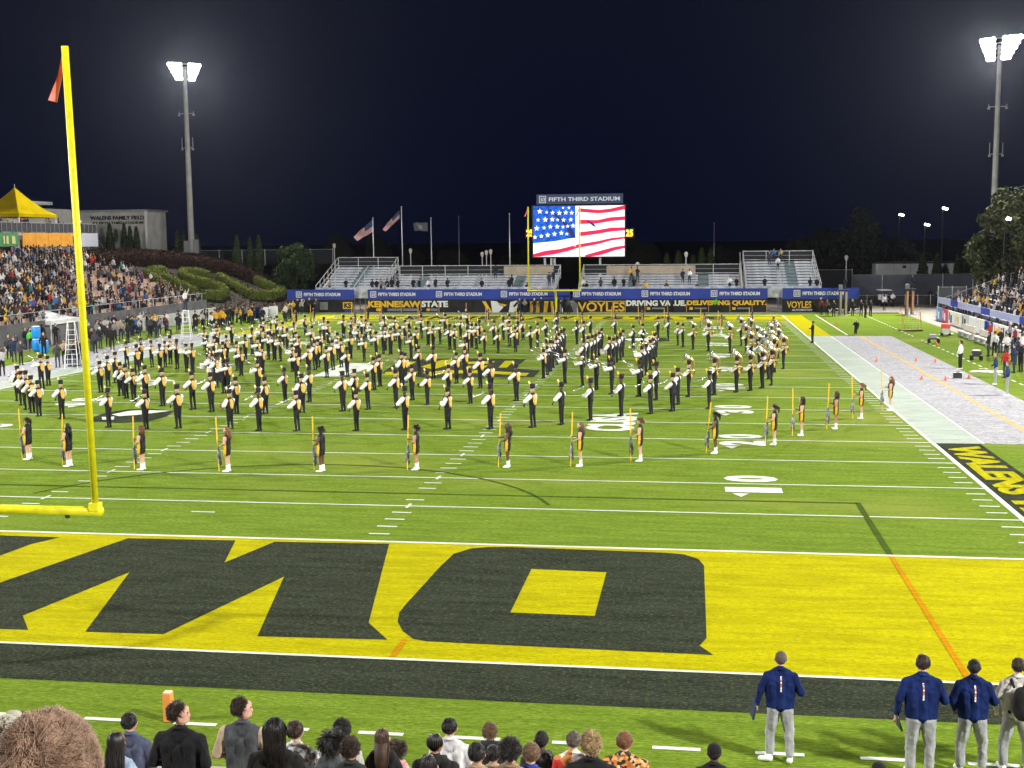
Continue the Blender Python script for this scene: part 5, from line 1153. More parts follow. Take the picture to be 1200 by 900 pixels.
TUI = [(807, 465), (837, 463), (863, 460), (879, 458), (893, 455), (904, 452), (900, 445), (907, 437), (918, 433), (812, 410), (830, 412), (855, 414), (874, 416), (887, 415), (880, 428), (890, 431), (897, 425), (904, 427), (912, 420), (893, 420), (903, 413), (911, 410), (880, 404), (868, 405), (897, 437)]
for L_, k in ((LOWI, 'low'), (UPI, 'up'), (DRI, 'drum'), (TUI, 'tuba'), (DIA, 'up')): raw += [(x, y, k, L_ is DIA) for x, y in L_]
bands = {}
for x, y, k, dia in raw:
    p = atZ(x, y); bands.setdefault(int(p.y//(5*YD)), []).append((x, y, k, dia, p))
def ydname(b):
    f = lambda n: numword(n) if n <= 50 else numword(100-n)
    n = b*5; side = 'near ' if n+5 <= 50 else 'far '
    return '%s%s and %s yard lines' % (side, f(n), f(n+5))
for b in sorted(bands):
    bands[b].sort(key=lambda s: s[0])
    for i, (x, y, k, dia, p) in enumerate(bands[b]):
        near = p.y < 36; sk = 2 if random.random() < .28 else 0; sc = random.uniform(.925, 1.065); rz = math.radians(-110+random.uniform(-9, 9))
        ins = {'low': random.choice(['clarinet', 'clarinet', 'trumpet', 'saxophone']), 'up': 'raised_horn', 'tuba': 'sousaphone', 'drum': 'snare_drum'}[k]
        iw = {'raised_horn': 'raised horn'}.get(ins, ins.replace('_', ' '))
        o = link('person', MM[(k, int(near and k != 'drum'), sk, random.randrange(2 if sk or k == 'drum' else 4))], None, 'musician with %s, %s from left between %s' % (iw, nth(i+1), ydname(b)), 'person', 'marching band musicians in black and white', loc=(p.x, p.y, 0), rz=rz, scale=(sc*random.uniform(.94, 1.15), sc, sc))
        H = HATS[int(near)]; h = link('shako', H[0], o); link('plume', H[1] if x < 690 else H[2], h)
        if x < 640 or k == 'tuba': cp = link('cape', H[3], o); cp.scale = (random.uniform(.75, 1.05), 1, random.choice([1, .99, .985]))
        nm = 'horn' if ins == 'raised_horn' else ins
        if len(INST[ins]) == 1: t = link(nm, INST[ins][0], None)
        else:
            t = empty(nm)
            for m in INST[ins]: link(m.name.split('.')[0], m, t)
        t.location = (p.x, p.y, 0); t.rotation_euler = (0, 0, rz); t.scale = (sc,)*3
        t['label'] = '%s of musician %s from left between %s' % (iw, nth(i+1), ydname(b)); t['category'] = 'instrument'; t['group'] = 'band instruments'

# ------------------------------------------------------------------ colour guard
def hairmat(n, c, c2): return mat(n, c, .42, .2, 20, island=True, col2=c2, spec=.45)
HB = hairmat('hair_strand_black', (.022, .018, .016), (.007, .006, .006)); HBR = hairmat('hair_strand_brown', (.11, .060, .032), (.035, .020, .012)); HDB = hairmat('hair_strand_dark_brown', (.055, .030, .018), (.016, .010, .008))
HLB = hairmat('hair_strand_light_brown', (.24, .145, .085), (.085, .048, .028)); HBL = hairmat('hair_strand_blond', (.52, .38, .19), (.22, .14, .06)); HRB = hairmat('hair_strand_auburn', (.30, .13, .06), (.12, .05, .025)); HGB = hairmat('hair_strand_grey_brown', (.20, .16, .13), (.07, .055, .045))
def strands(c, r, n, L, wd, S=4, yaw=0., grav=.0, lift=.06, wave=0., face=.42, whorl=(0.05, .45, .85), low=-.45, messy=.35, seed=1, cf=1.):
    """hair strands combed out from the whorl, hugging the skull then falling"""
    g_ = np.random.default_rng(seed); f = np.array([math.sin(yaw), -math.cos(yaw), 0]); d = g_.normal(size=(n*3, 3)); d /= np.linalg.norm(d, axis=1)[:, None]
    keep = ~((d @ f > face) & (d[:, 2] < .55)) & (d[:, 2] > low); d = d[keep][:n]; n = len(d); r = np.array(r); c = np.array(c)
    w_ = np.array(whorl); w_ = w_/np.linalg.norm(w_); cz, sz = math.cos(yaw), math.sin(yaw); w_ = np.array([w_[0]*cz-w_[1]*sz, w_[0]*sz+w_[1]*cz, w_[2]])
    tg = d-w_*(d @ w_)[:, None]; sw = np.cross(w_, tg); cl = np.sin(d*23*cf+np.array([1., 4., 2.])+seed)*np.cos(d[:, [1, 2, 0]]*17*cf+seed)*.9+np.sin(d[:, [2, 0, 1]]*41+seed)*.4; tg = tg+sw*.45+g_.normal(size=(n, 3))*messy*.35+cl*messy*1.3; tg -= d*(tg*d).sum(1)[:, None]; tg /= np.linalg.norm(tg, axis=1)[:, None]+1e-9
    p = c+d*r*.96; P = [p]; st_ = (L*g_.uniform(.6, 1.2, n)/S)[:, None]; dr = tg.copy(); ph = g_.uniform(0, 6.28, n); lv = (.25+1.5*np.abs(np.sin(d[:, 0]*7+seed)*np.cos(d[:, 1]*6+seed*2)+.5*np.sin(d[:, 2]*13+d[:, 0]*11)))[:, None]
    for k in range(S):
        dr = dr*(1-grav)+np.array([0, 0, -1])*grav; dr /= np.linalg.norm(dr, axis=1)[:, None]
        side = np.cross(dr, d); p = p+dr*st_+side*(wave*np.sin(ph+k*1.7))[:, None]
        u = (p-c)/r; ln = np.linalg.norm(u, axis=1)[:, None]; mn = 1.0+lift*(k+1)/S*lv; inside = ln < mn; p = np.where(inside, c+u/np.maximum(ln, 1e-6)*mn*r, p)
        P.append(p)
    P = np.stack(P, 1); a = np.cross(d, tg); a /= np.linalg.norm(a, axis=1)[:, None]+1e-9; nn = d
    ws = np.linspace(1, .25, S+1)*wd; V = np.stack([P+(a*1.0)[:, None]*ws[None, :, None], P-(a*1.0)[:, None]*ws[None, :, None], P+nn[:, None]*(ws*.8)[None, :, None]], 2)  # n,S+1,3,3
    V = V.reshape(-1, 3); base = (np.arange(n)*(S+1)*3)[:, None, None, None]+(np.arange(S)*3)[None, :, None, None]
    tri = np.array([[0, 1, 4, 3], [1, 2, 5, 4], [2, 0, 3, 5]]); F_ = (base+tri[None, None]).reshape(-1, 4)
    return V, F_
def strand_mesh(name, V, F_, m):
    me = bpy.data.meshes.new(name); me.vertices.add(len(V)); me.vertices.foreach_set('co', V.astype(np.float32).ravel()); me.loops.add(F_.size); me.loops.foreach_set('vertex_index', F_.astype(np.int32).ravel())
    me.polygons.add(len(F_)); me.polygons.foreach_set('loop_start', np.arange(0, F_.size, 4, dtype=np.int32)); me.polygons.foreach_set('loop_total', np.full(len(F_), 4, np.int32)); me.polygons.foreach_set('use_smooth', np.ones(len(F_), bool))
    me.materials.append(m); me.update(calc_edges=True); return me
def hair_set(par, k, hmat, style, yaw=0., n=1300, seed=1, zoff=0.):
    """scalp cover plus strands on a figure scaled by k"""
    hc = (0, 0, (1.676+zoff)*k); cy, sy = math.cos(yaw), math.sin(yaw); hc = (-.034*k*sy, .034*k*cy, hc[2])
    core = mat(hmat.name+'_core', tuple(x for x in {HB: (.010, .009, .008), HBR: (.05, .028, .016), HDB: (.025, .015, .010), HLB: (.12, .07, .04), HBL: (.30, .20, .09), HRB: (.16, .07, .035), HGB: (.10, .08, .065)}[hmat]), .6, .2, 20)
    big = {'afro': 1.28, 'bob': 1.18}.get(style, 1.0)
    q = MB(); q.ell(hc, (.085*k*big, .088*k*big, .103*k*big), 0, 16, 10)
    if style in ('long', 'bob'): q.ell((hc[0], hc[1]+.03*k, hc[2]-.10*k), (.085*k*big, .07*k*big, (.12 if style == 'bob' else .20)*k), 0, 12, 8)
    if style == 'long': q.tube([(0, hc[1]+.05*k, hc[2]-.05*k), (0, hc[1]+.085*k, hc[2]-.30*k), (0, hc[1]+.09*k, hc[2]-.42*k)], [.085*k, .075*k, .03*k], 10)
    if style == 'bun': q.ell((0, hc[1]+.05*k, hc[2]+.115*k), (.045*k, .045*k, .04*k), 0, 10, 8)
    if style == 'pony': q.tube([(0, hc[1]+.09*k, hc[2]+.03*k), (0, hc[1]+.14*k, hc[2]-.03*k), (0, hc[1]+.13*k, hc[2]-.25*k)], [.03*k, .042*k, .015*k], 8)
    q.build('hair', core, par, True); r = (.087*k*big, .090*k*big, .105*k*big)
    if style == 'braids' or style == 'cornrow':
        q = MB(); g_ = random.Random(seed)
        for i in range(46 if style == 'braids' else 13):
            a = PI*(i/(45 if style == 'braids' else 12)); ca, sa = math.cos(a), math.sin(a); pts = []
            for j in range(6):
                th = .25+j*.32; x = ca*math.sin(th)*r[0]*1.06; y = hc[1]+sa*math.sin(th)*r[1]*1.06; pts.append((x, y, hc[2]+math.cos(th)*r[2]*1.06))
            if style == 'braids':
                e_ = pts[-1]
                for j in range(1, 5): pts.append((e_[0]*(1+.05*j)+g_.uniform(-.01, .01), e_[1]+.012*j, e_[2]-.06*j*k))
            q.tube(pts, .0085*k if style == 'braids' else .010*k, 5)
        q.build('braid_strands', HB, par, True); return
    L = {'short': .045, 'crop': .018, 'curly': .06, 'long': .50, 'bob': .22, 'afro': .05, 'bun': .16, 'pony': .14, 'messy': .065}[style]*k
    V, F_ = strands(hc, r, n if style != 'long' else int(n*1.3), L, (.0060 if style not in ('crop', 'afro') else .0045)*k, S=4 if style not in ('long', 'bob') else 7, yaw=yaw, grav={'long': .72, 'bob': .66, 'short': .06, 'curly': .05}.get(style, .03),
                    lift={'curly': .20, 'messy': .22, 'afro': .22, 'short': .10, 'crop': .05, 'long': .06, 'bob': .08}.get(style, .05), wave=(.010 if style in ('curly', 'afro') else .004 if style == 'long' else .002)*k, face=.12 if k < .99 else .26, messy={'curly': 1.0, 'afro': 1.6, 'messy': .8}.get(style, .3), seed=seed, low=-.85 if style in ('long', 'bob') else -.5)
    link('hair_strands', strand_mesh('hair_strands', V, F_, hmat), par)
GM = [SKINS[0], BLK, mat('black_sequin', (.03, .03, .035), .3, .4, 30, .4), SHOEW, BLK, SKINS[0]]
def guard_mesh(sk, vox=.022):
    ms = list(GM); ms[0] = SKINS[sk]; ms[5] = SKINS[sk]; ms[4] = SKINS[sk]
    c = human((.24, -.02, 1.16), (-.24, -.12, 1.18), (.12, -.20, 1.06), (-.10, -.32, 1.20), H=1.62, female=True, skirt=True, sleeve=0, wide=1.0)
    return body_mesh('person', c, ms, vox)
GME = {s: guard_mesh(s) for s in (0, 1, 2)}
gs = MB(); k = 1.62/1.75; n = 6; zs = [(1.40, .19, .125, -62, -22), (1.25, .210, .135, -58, -16), (1.08, .205, .135, -52, -14), (.96, .205, .14, -50, -14), (.82, .215, .135, -52, -16), (.66, .205, .125, -56, -22)]; vs = []
for z, ra, rb, t0, t1 in zs:
    t0 += 26; t1 += 34
    for i in range(n): th = math.radians(t0+(t1-t0)*i/(n-1)); vs.append((math.cos(th)*ra*k, math.sin(th)*rb*k, z*k))
m = len(vs); vs += [(x*.93, y*.93, z) for x, y, z in vs]; fs = []
for j in range(5):
    for i in range(n-1): o_ = j*n+i; fs += [(o_, o_+1, o_+n+1, o_+n), (m+o_, m+o_+n, m+o_+n+1, m+o_+1)]
rim = list(range(n))+[j*n+n-1 for j in range(1, 6)]+[5*n+i for i in range(n-2, -1, -1)]+[j*n for j in range(4, 0, -1)]
for a_, b_ in zip(rim, rim[1:]+rim[:1]): fs.append((b_, a_, a_+m, b_+m))
gs.add(vs, fs)
gsm = gs.mesh('gold_panel', GOLD, True)
q = MB(); q.tube([(0, 0, .0), (0, 0, 1.95)], .016, 6); q.tube([(0, 0, 1.95), (0, 0, 2.0)], [.022, .008], 6); fpm = q.mesh('flag_staff', mat('staff_gold', (.85, .55, .06), .45, .05, 2))
def furled(seed):
    g_ = random.Random(seed); q = MB(); pts = []; rs = []
    for i in range(9): z = .95-i*.10; pts.append((.03*g_.uniform(-1, 1)-.012*i, .03*g_.uniform(-1, 1), z)); rs.append([.02, .05, .07, .075, .085, .08, .09, .07, .02][i]*g_.uniform(.8, 1.2))
    q.tube(pts, rs, 7); return q.mesh('furled_flag', mat('flag_grey_silk', (.30, .32, .34), .45, .3, 5, .6, col2=(.05, .05, .055)), True)
FUR = [furled(i) for i in range(4)]
q = MB(); q.tube([(0, 0, 1.05), (0, 0, 1.96)], .026, 6); fpw = q.mesh('gold_wrap', mat('wrap_gold', (.86, .50, .04), .6, .12, 8))
GUARD = [(34, 539, 'pony', HDB, 0, 'dark ponytail'), (81, 547, 'long', HB, 0, 'long black hair'), (167, 551, 'bob', HRB, 0, 'reddish blond hair'), (267, 553, 'long', HRB, 0, 'long auburn hair'), (377, 553, 'bun', HB, 2, 'black curly bun'), (488, 551, 'bun', HB, 1, 'black high bun'), (595, 548, 'long', HBR, 2, 'long brown hair and darker skin'),
         (680, 547, 'long', HLB, 0, 'long light brown hair'), (750, 541, 'bun', HLB, 0, 'light brown hair tied up'), (838, 532, 'pony', HB, 2, 'black ponytail and darker skin'), (907, 522, 'pony', HDB, 0, 'brown ponytail'), (939, 511, 'bob', HDB, 0, 'shoulder length brown hair'), (979, 503, 'bob', HBR, 1, 'brown bobbed hair'), (1009, 491, 'pony', HRB, 0, 'reddish ponytail'), (1043, 481, 'long', HRB, 0, 'long reddish hair')]
def guard(x, y, st_, hm_, sk, desc, i, far=False, n=380):
    p = atZ(x, y); rz = math.radians(-96+random.uniform(-8, 8)); lab = 'guard dancer with %s, %s from left in %s guard line' % (desc, nth(i+1), 'far' if far else 'near')
    o = link('person', GME[sk], None, lab, 'person', 'colour guard dancers', loc=(p.x, p.y, 0), rz=rz, scale=(1.12, 1.1, 1.0)); link('gold_panel', gsm, o)
    if far: link('hair', HM[1 if hm_ is HRB else 0], o, scale=k)
    else: hair_set(o, 1.62/1.75, hm_, st_, n=n, seed=i+3)
    R_m = Matrix.Rotation(rz, 3, 'Z'); fp = p+R_m @ Vector((-.08, -.36, 0))
    t = empty('guard_flag', 'furled flag on gold staff beside %s guard dancer of the %s line' % (nth(i+1), 'far' if far else 'near'), 'flag', 'colour guard flags', loc=(fp.x, fp.y, 0), rz=rz); t.rotation_euler = (math.radians(random.uniform(-5, 3)), math.radians(random.uniform(-5, 5)), rz)
    link('flag_staff', fpm, t); link('gold_wrap', fpw, t); link('furled_flag', FUR[i % 4], t)
for i, g_ in enumerate(GUARD): guard(*g_, i)
FG = [(347, 384), (368, 380), (416, 386), (431, 381), (448, 382), (493, 384), (572, 382), (610, 384), (653, 383), (682, 386), (720, 384), (753, 383), (783, 386), (825, 388), (845, 391), (881, 386), (906, 394)]
for i, (x, y) in enumerate(FG): guard(x, y, 'bun', [HRB, HDB][i % 2], i % 2, 'auburn hair' if i % 2 == 0 else 'dark hair', i, True)
# ================================================================== OTHER PEOPLE ON AND ROUND THE FIELD
def mid_mesh(i):
    arms = [((.29, 0, 1.15), (-.29, 0, 1.15), (.26, -.1, .90), (-.26, -.1, .90)), ((.27, -.05, 1.16), (-.27, -.05, 1.16), (.08, -.30, 1.20), (-.08, -.28, 1.12)), ((.30, -.1, 1.20), (-.28, 0, 1.15), (.10, -.24, 1.40), (-.25, -.1, .90)), ((.32, -.05, 1.62), (-.29, 0, 1.15), (.22, -.25, 1.85), (-.25, -.1, .90))][i % 4]
    mats = list(PB); s = [0, 0, 2, 0, 2, 1, 0, 2][i % 8]; mats[0] = mats[5] = SKINS[s]
    if i >= 4: mats[2] = BLK
    return body_mesh('person', human(*arms, H=1.74, stance=.11), mats, .034)
PM = [mid_mesh(i) for i in range(8)]
COL0 = set(s[0] for s in SHIRT); COL = dict(SHIRT); COL['black'] = (.016, .016, .02); COL['lime'] = (.15, .75, .05); COL['green'] = (.03, .22, .08); COL['pink'] = (.7, .3, .4); COL['orange'] = (.8, .25, .04)
def stander(x, y, cn, label, mi=None, rz=None, hair=None, grp=None, sc=1.):
    p = atZ(x, y); i = random.randrange(8) if mi is None else mi
    return person(grp, PM[i], (p.x, p.y, 0), random.uniform(-.6, .6)+(0 if rz is None else rz), label, COL[cn], HM[random.choice([0, 0, 1, 4]) if hair is None else hair], sc*random.uniform(.97, 1.04))
LS = [(3, 441, 'pale grey'), (17, 424, 'navy'), (25, 428, 'charcoal'), (11, 421, 'charcoal'), (8, 408, 'grey'), (30, 410, 'black'), (37, 411, 'lime'), (27, 402, 'orange'), (20, 400, 'purple'), (52, 418, 'black'), (68, 431, 'charcoal'), (76, 427, 'tan'), (82, 430, 'grey'), (88, 430, 'black'), (94, 429, 'black'), (66, 404, 'black'), (108, 412, 'black'), (112, 414, 'charcoal'), (118, 409, 'black'), (127, 407, 'black'), (132, 410, 'black'), (135, 400, 'grey'), (142, 399, 'tan'), (150, 402, 'black'), (156, 392, 'lime'), (165, 388, 'white'), (176, 395, 'charcoal'), (183, 396, 'black'), (171, 384, 'grey')]
st = MB()
for i in range(46):
    x = random.choice([random.uniform(-4, 62), random.uniform(98, 215)]); y = (404-x*.05 if x < 70 else 398-(x-98)*.10)+random.uniform(-4, 4); p = atZ(x, y); stuff_person(st, (p.x, p.y, 0), random.uniform(.2, 1.6))
st.build('sideline_crowd', stm, None, True, kind='stuff', label='packed crowd of staff along the wall of the home stand')
LS.sort()
for i, (x, y, c) in enumerate(LS): stander(x, y, c, 'staff member in %s top, %s from left on the left sideline' % (c, nth(i+1)), mi=(3 if x == 183 else None), rz=.9, grp='people on the left sideline')
FLN = []
for i in range(58):
    x = 226+random.uniform(0, 118); y = 387-(x-226)*.115+random.uniform(-3.5, 2.5); FLN.append((x, y, random.choice(['gold', 'black', 'black', 'charcoal', 'grey', 'white', 'gold', 'brown'])))
FLN += [(248, 384, 'lime'), (335, 377, 'white'), (341, 376, 'black')]; FLN.sort()
st = MB()
for i, (x, y, c) in enumerate(FLN):
    p = atZ(x, y); stuff_person(st, (p.x, p.y, 0), random.uniform(-1, 1.2), c if c in COL0 else None)
st.build('corner_crowd', stm, None, True, kind='stuff', label='crowd standing below the hedge letters at the far left corner')
for i, (px, py, m) in enumerate(((300, 378, NAVY), (311, 378, WHITEV), (318, 377, WHITEV), (322, 377, WHITEV))):
    p = atZ(px, py); q = MB(); q.box((0, 0, 1.0), (1.3 if i == 0 else .7, .05, 1.2)); q.box((0, .15, .25), (1.0 if i == 0 else .5, .3, .04)); b_ = q.build('held_banner', m, None, label=['dark blue banner held at the far left corner', 'left white banner held at the far left corner', 'middle white banner held at the far left corner', 'right white banner held at the far left corner'][i], cat='banner', loc=(p.x, p.y, 0), rz=.15*(i-1))
for i, (x, y, c, lab) in enumerate([(533, 366.5, 'lime', 'guard in a lime vest before the gold university name'), (839, 367, 'lime', 'guard in a lime vest before the quality slogan'), (787, 367, 'navy', 'man in navy jacket standing before the value slogan'), (609, 367.5, 'charcoal', 'leftmost dark figure beside the white feather shapes'), (615, 367.5, 'grey', 'grey clad figure beside the gold stripes'), (626, 367.8, 'black', 'left black clad figure before the gold stripes'), (634, 368, 'black', 'right black clad figure before the gold stripes'), (659, 368, 'black', 'black clad figure right of the far goalpost stem'), (666, 368, 'charcoal', 'charcoal clad figure left of the gold car dealer name'),
        (349, 369, 'black', 'black clad person under the left short banner'), (354, 369, 'pale grey', 'pale clad person under the left short banner'), (363, 368, 'black', 'left person in black crossing under the short banner'), (371, 368, 'charcoal', 'right person in charcoal under the short banner')]): stander(x, y, c, lab)
RS = [(969, 370, 'brown'), (977, 371, 'black'), (993, 368, 'black'), (999, 370, 'black'), (1009, 371, 'black'), (1014, 372.5, 'black'), (1020, 371, 'black'), (962, 369, 'maroon')]; RS.sort()
for i, (x, y, c) in enumerate(RS): stander(x, y, c, 'person in %s, %s from left below the right short banner' % (c, nth(i+1)), mi=4+i % 3, rz=.4, grp='group below the right short banner')
stander(1036, 364, 'white', 'person in white shirt standing before the golf cart', 4); stander(1046, 360, 'white', 'person in white at the right side of the golf cart', 5)
stander(1089, 356, 'black', 'police officer in black standing by the low railing', 4, hair=0); stander(1097, 359, 'navy', 'navy clad person left of the man in white near the railing', 5); stander(1104, 361, 'white', 'man in white beside the corner of the coloured boards', 0); stander(1139, 352, 'grey', 'person in grey by the railing near the wire fence', 6)
stander(952, 402, 'black', 'official in black walking on the yellow far sideline paint', 5, rz=-1.6)
# kneeling photographer
kc = []
A_ = kc.append
for s in (-1, 1): A_(((s*.08, 0, .60), (s*.10, 0, .92), .11, .11, TOP)); A_(((s*.09, .0, .55), (s*.12, -.35 if s > 0 else -.02, .50 if s > 0 else .12), .10, .07, BOT)); A_(((s*.12, -.35 if s > 0 else -.02, .48 if s > 0 else .12), (s*.12, -.36 if s > 0 else .35, .10), .065, .05, BOT)); A_(((s*.18, 0, .98), (s*.26, -.15, .82), .06, .05, SLV)); A_(((s*.26, -.15, .82), (s*.06, -.34, 1.08), .048, .035, SLV))
A_(((0, 0, .9), (0, -.02, 1.08), .12, .06, TOP)); A_(((0, -.02, 1.14), (0, -.04, 1.22), .085, .09, SK))
p = atZ(1003.5, 392); o = link('person', body_mesh('person', kc, [SKINS[0], BLK, BLK, SHOEB, BLK, SKINS[0]], .03), None, 'kneeling person in black on the far end of the speckled tarp', 'person', None, loc=(p.x, p.y, 0), rz=-.4)
RL = [(1158, 418, 'black', 0), (1165, 417, 'white', 4), (1172, 414, 'black', 1), (1179, 421, 'white', 5), (1186, 424, 'navy', 6), (1192, 428, 'navy', 4), (1197, 420, 'white', 2), (1189, 412, 'maroon', 6), (1178, 443, 'red', 2), (1170, 409, 'gold', 1), (1183, 405, 'grey', 5), (1196, 436, 'black', 5), (1188, 437, 'navy', 1), (1198, 408, 'black', 1), (1160, 405, 'red', 1)]; RL.sort()
for i, (x, y, c, m_) in enumerate(RL): stander(x, y, c, 'team member in %s, %s from left in the cluster by the right benches' % (c, nth(i+1)), m_, rz=-1.3, grp='team members by the right benches')
# three clearly visible sideline men
GT = [SKINS[0], CLOTH, GREYP, SHOEW, CLOTH, SKINS[0]]
m1 = body_mesh('person', human((.29, 0, 1.15), (-.29, 0, 1.15), (.25, -.12, .92), (-.20, -.22, 1.0), H=1.78, stance=.12), GT, .022); m2 = m1.copy(); m2.materials[2] = BLK
def man(x, y, me, cl, lab, rz, H=1.78, hm_=HBR, st_='short', k_=1.): 
    p = atZ(x, y); o = link('person', me, None, lab, 'person', None, loc=(p.x, p.y, .0), rz=rz, scale=k_); o.color = (*COL[cl], 1); hair_set(o, H/1.75, hm_, st_, n=500, seed=int(x)); return o
man(1125, 433, m2, 'white', 'man in white long sleeved shirt and black trousers alone on the right grass', -2.2, hm_=HDB)
COL['navyc'] = (.02, .04, .13)
man(1166, 451, m1, 'navyc', 'man in navy vest and grey trousers on the right sideline', -1.7, hm_=HGB); man(1180, 464, m1, 'navyc', 'nearest man in navy jacket and grey trousers on the right sideline', -1.9, hm_=HRB)
# spectators on the far bleachers
def bsit(px, c, row=0, Y0=106.2, dep=.82, rise=.27, st_=False, lab=None):
    Y = Y0+row*dep-.05; x = px2x(px, Y); r_ = 'dark' if c in ('black', 'charcoal') else c
    return person('spectators on the far bleachers', CM[random.choice([0, 1, 2]) if st_ else random.choice([6, 7, 8])], (x, Y-.15, 1.97+row*rise), random.uniform(-.4, .4), lab, COL[c], (HM if st_ else HMS)[random.choice([0, 0, 1])])
BS = [(387, 'tan'), (406, 'black'), (437, 'green'), (442, 'black'), (447, 'grey'), (454, 'black'), (460, 'pink'), (467, 'black'), (485, 'black'), (492, 'black'), (503, 'white'), (511, 'black'), (525, 'black'), (565, 'black'), (597, 'black'), (618, 'black'), (684, 'white'), (687.5, 'black'), (704, 'charcoal'), (720, 'black'), (731, 'black'), (743, 'black'), (749, 'tan'), (757, 'gold'), (781, 'brown'), (817, 'brown'), (855, 'white'), (863, 'black'), (896, 'black'), (949, 'black'), (957, 'black')]
st = MB()
for i, (px, c) in enumerate(BS):
    Y_ = 107.0; stuff_person(st, (px2x(px, Y_), Y_-.2, 2.24-.0), 0, c if c in COL0 else None)
st.build('bleacher_crowd', stm, None, True, kind='stuff', label='spectators along the front rows of the far bleachers')
for i, (px, c) in enumerate([]): bsit(px, c, 1, lab='spectator in %s, %s from left, front row of far bleachers' % (c, nth(i+1)))
for i, (px, c, row, lab) in enumerate([(740, 'gold', 5, 'standing spectator in gold on the bleachers right of the scoreboard'), (747, 'black', 5, 'standing spectator in black beside the one in gold'), (800, 'navy', 4, 'standing spectator in navy midway on the right bleachers'), (808, 'white', 4, 'standing spectator in white midway on the right bleachers'), (649, 'navy', 4, 'standing spectator in navy left of the tunnel'), (644, 'charcoal', 3, 'standing spectator in charcoal left of the tunnel'), (581, 'black', 6, 'standing spectator in black high on the left bleachers'), (600, 'black', 2, 'camera operator in black on the left bleachers')]): bsit(px, c, row, st_=True, lab=lab)
for i, (px, c, row, lab) in enumerate([(901, 'charcoal', 10, 'spectator in charcoal at the left of the top rail group'), (906, 'blue', 11, 'spectator in blue at the top rail of the right tall bleachers'), (914, 'tan', 11, 'spectator in tan at the top rail of the right tall bleachers'), (911, 'white', 8, 'spectator in white seated below the top rail group')]): bsit(px, c, row, rise=.30, st_=True, lab=lab)
# deck guests
st = MB()
for i, px in enumerate([-12, -9, -5, -2, 3, 8, 14, 19, 24, 30, 38, 41, 46, 61, 64, 71, 75, 80, 96, 99, 104]):
    a = dk(px, 273); stuff_person(st, (XD-.5-random.uniform(0, .8), a.y, zf), PI/2)
st.build('deck_crowd', stm, None, True, kind='stuff', label='guests standing at the railing of the hospitality deck')
# ladders
def ladder(px, py, h, lab):
    p = atZ(px, py); t = empty('step_ladder', lab, 'ladder', 'white step ladders', loc=(p.x, p.y, 0), rz=.3)
    for s in (-1, 1):
        for e_ in (-1, 1): q = MB(); q.tube([(s*.42, e_*.75, 0), (s*.22, e_*.1, h)], .024, 6); q.build('rail', WHITEV, t)
    for j in range(1, int(h/.32)): f_ = j*.32/h; q = MB(); q.box((0, -.75+.65*f_, j*.32), (.84-.4*f_, .06, .025)); q.build('rung', WHITEV, t)
    q = MB(); q.box((0, 0, h), (.5, .35, .05)); q.build('platform', WHITEV, t); return p
p = ladder(219, 398, 2.5, 'tall white step ladder carrying a person at the end of the left sideline'); person(None, PM[3], (p.x, p.y, 2.53), 1.2, 'person all in white standing on top of the white ladder', (.8, .8, .8), HM[1]).data.materials
ladder(86, 431, 3.1, 'tall white step ladder by the goalpost upright on the left sideline')
for i, (px, py) in enumerate(((43.5, 412), (52, 414))):
    p = atZ(px, py); t = empty('water_barrel', ['left bright blue stacked water cooler on the left sideline', 'right bright blue water cooler partly hidden by people'][i], 'cooler', 'blue water coolers', loc=(p.x, p.y, 0)); bl = mat('barrel_blue', (.02, .28, .80), .35, .08, 2)
    for j in range(2-i): q = MB(); z0 = .05+j*.98; q.tube([(0, 0, z0), (0, 0, z0+.12), (0, 0, z0+.8), (0, 0, z0+.9)], [.30, .33, .35, .3], 16); q.build('barrel', bl, t, True); q = MB(); q.tube([(0, 0, z0+.9), (0, 0, z0+.95)], [.33, .26], 16); q.build('lid', WHITEV, t, True)

# ================================================================== FOREGROUND
ZF = lambda Y: 1.52+(-20-Y)*.387
t = empty('front_stand', 'stepped concrete stand below the camera holding the foreground spectators', 'stand', loc=(8, -24, 0))
for i in range(17):
    y = -17.6-i*.9; z = max(.3, ZF(y)-.02); q = MB(); q.box((0, y+24, z/2), (60, .88, z)); q.build('terrace_step', CONC, t)
q = MB(); q.box((0, -17.05+24, .45), (60, .18, .9)); q.build('front_wall', CONC, t)
def patt(n, cols, sc=9):
    """printed cloth: cells of several colours"""
    m = bpy.data.materials.new(n); m.use_nodes = True; N = m.node_tree.nodes; L = m.node_tree.links; tc = N.new('ShaderNodeTexCoord'); v = N.new('ShaderNodeTexVoronoi'); v.inputs['Scale'].default_value = sc
    L.new(tc.outputs['Object'], v.inputs['Vector']); s_ = N.new('ShaderNodeSeparateColor'); L.new(v.outputs['Color'], s_.inputs[0]); r = N.new('ShaderNodeValToRGB'); r.color_ramp.interpolation = 'CONSTANT'; e = r.color_ramp.elements
    e[0].color = (*cols[0], 1); e[1].position = 1/len(cols); e[1].color = (*cols[1], 1)
    for i, c in enumerate(cols[2:]): k_ = e.new((i+2)/len(cols)); k_.color = (*c, 1)
    L.new(s_.outputs[0], r.inputs[0]); L.new(r.outputs[0], N['Principled BSDF'].inputs['Base Color']); N['Principled BSDF'].inputs['Roughness'].default_value = .85; return m
FLOR = patt('floral_cloth', [(.02, .015, .012), (.72, .30, .06), (.02, .015, .012), (.62, .42, .22), (.50, .16, .03)], 26); CAMO = patt('camo_cloth', [(.32, .28, .22), (.52, .50, .46), (.18, .16, .13), (.66, .70, .76)], 20); RW = patt('red_orange_cloth', [(.6, .03, .03), (.55, .22, .06), (.7, .68, .66)], 7)
def fcloth(n, c): return mat('fabric_'+n, c, .88, .22, 11, .9, stretch=(1, 1, .45))
base_caps = {}
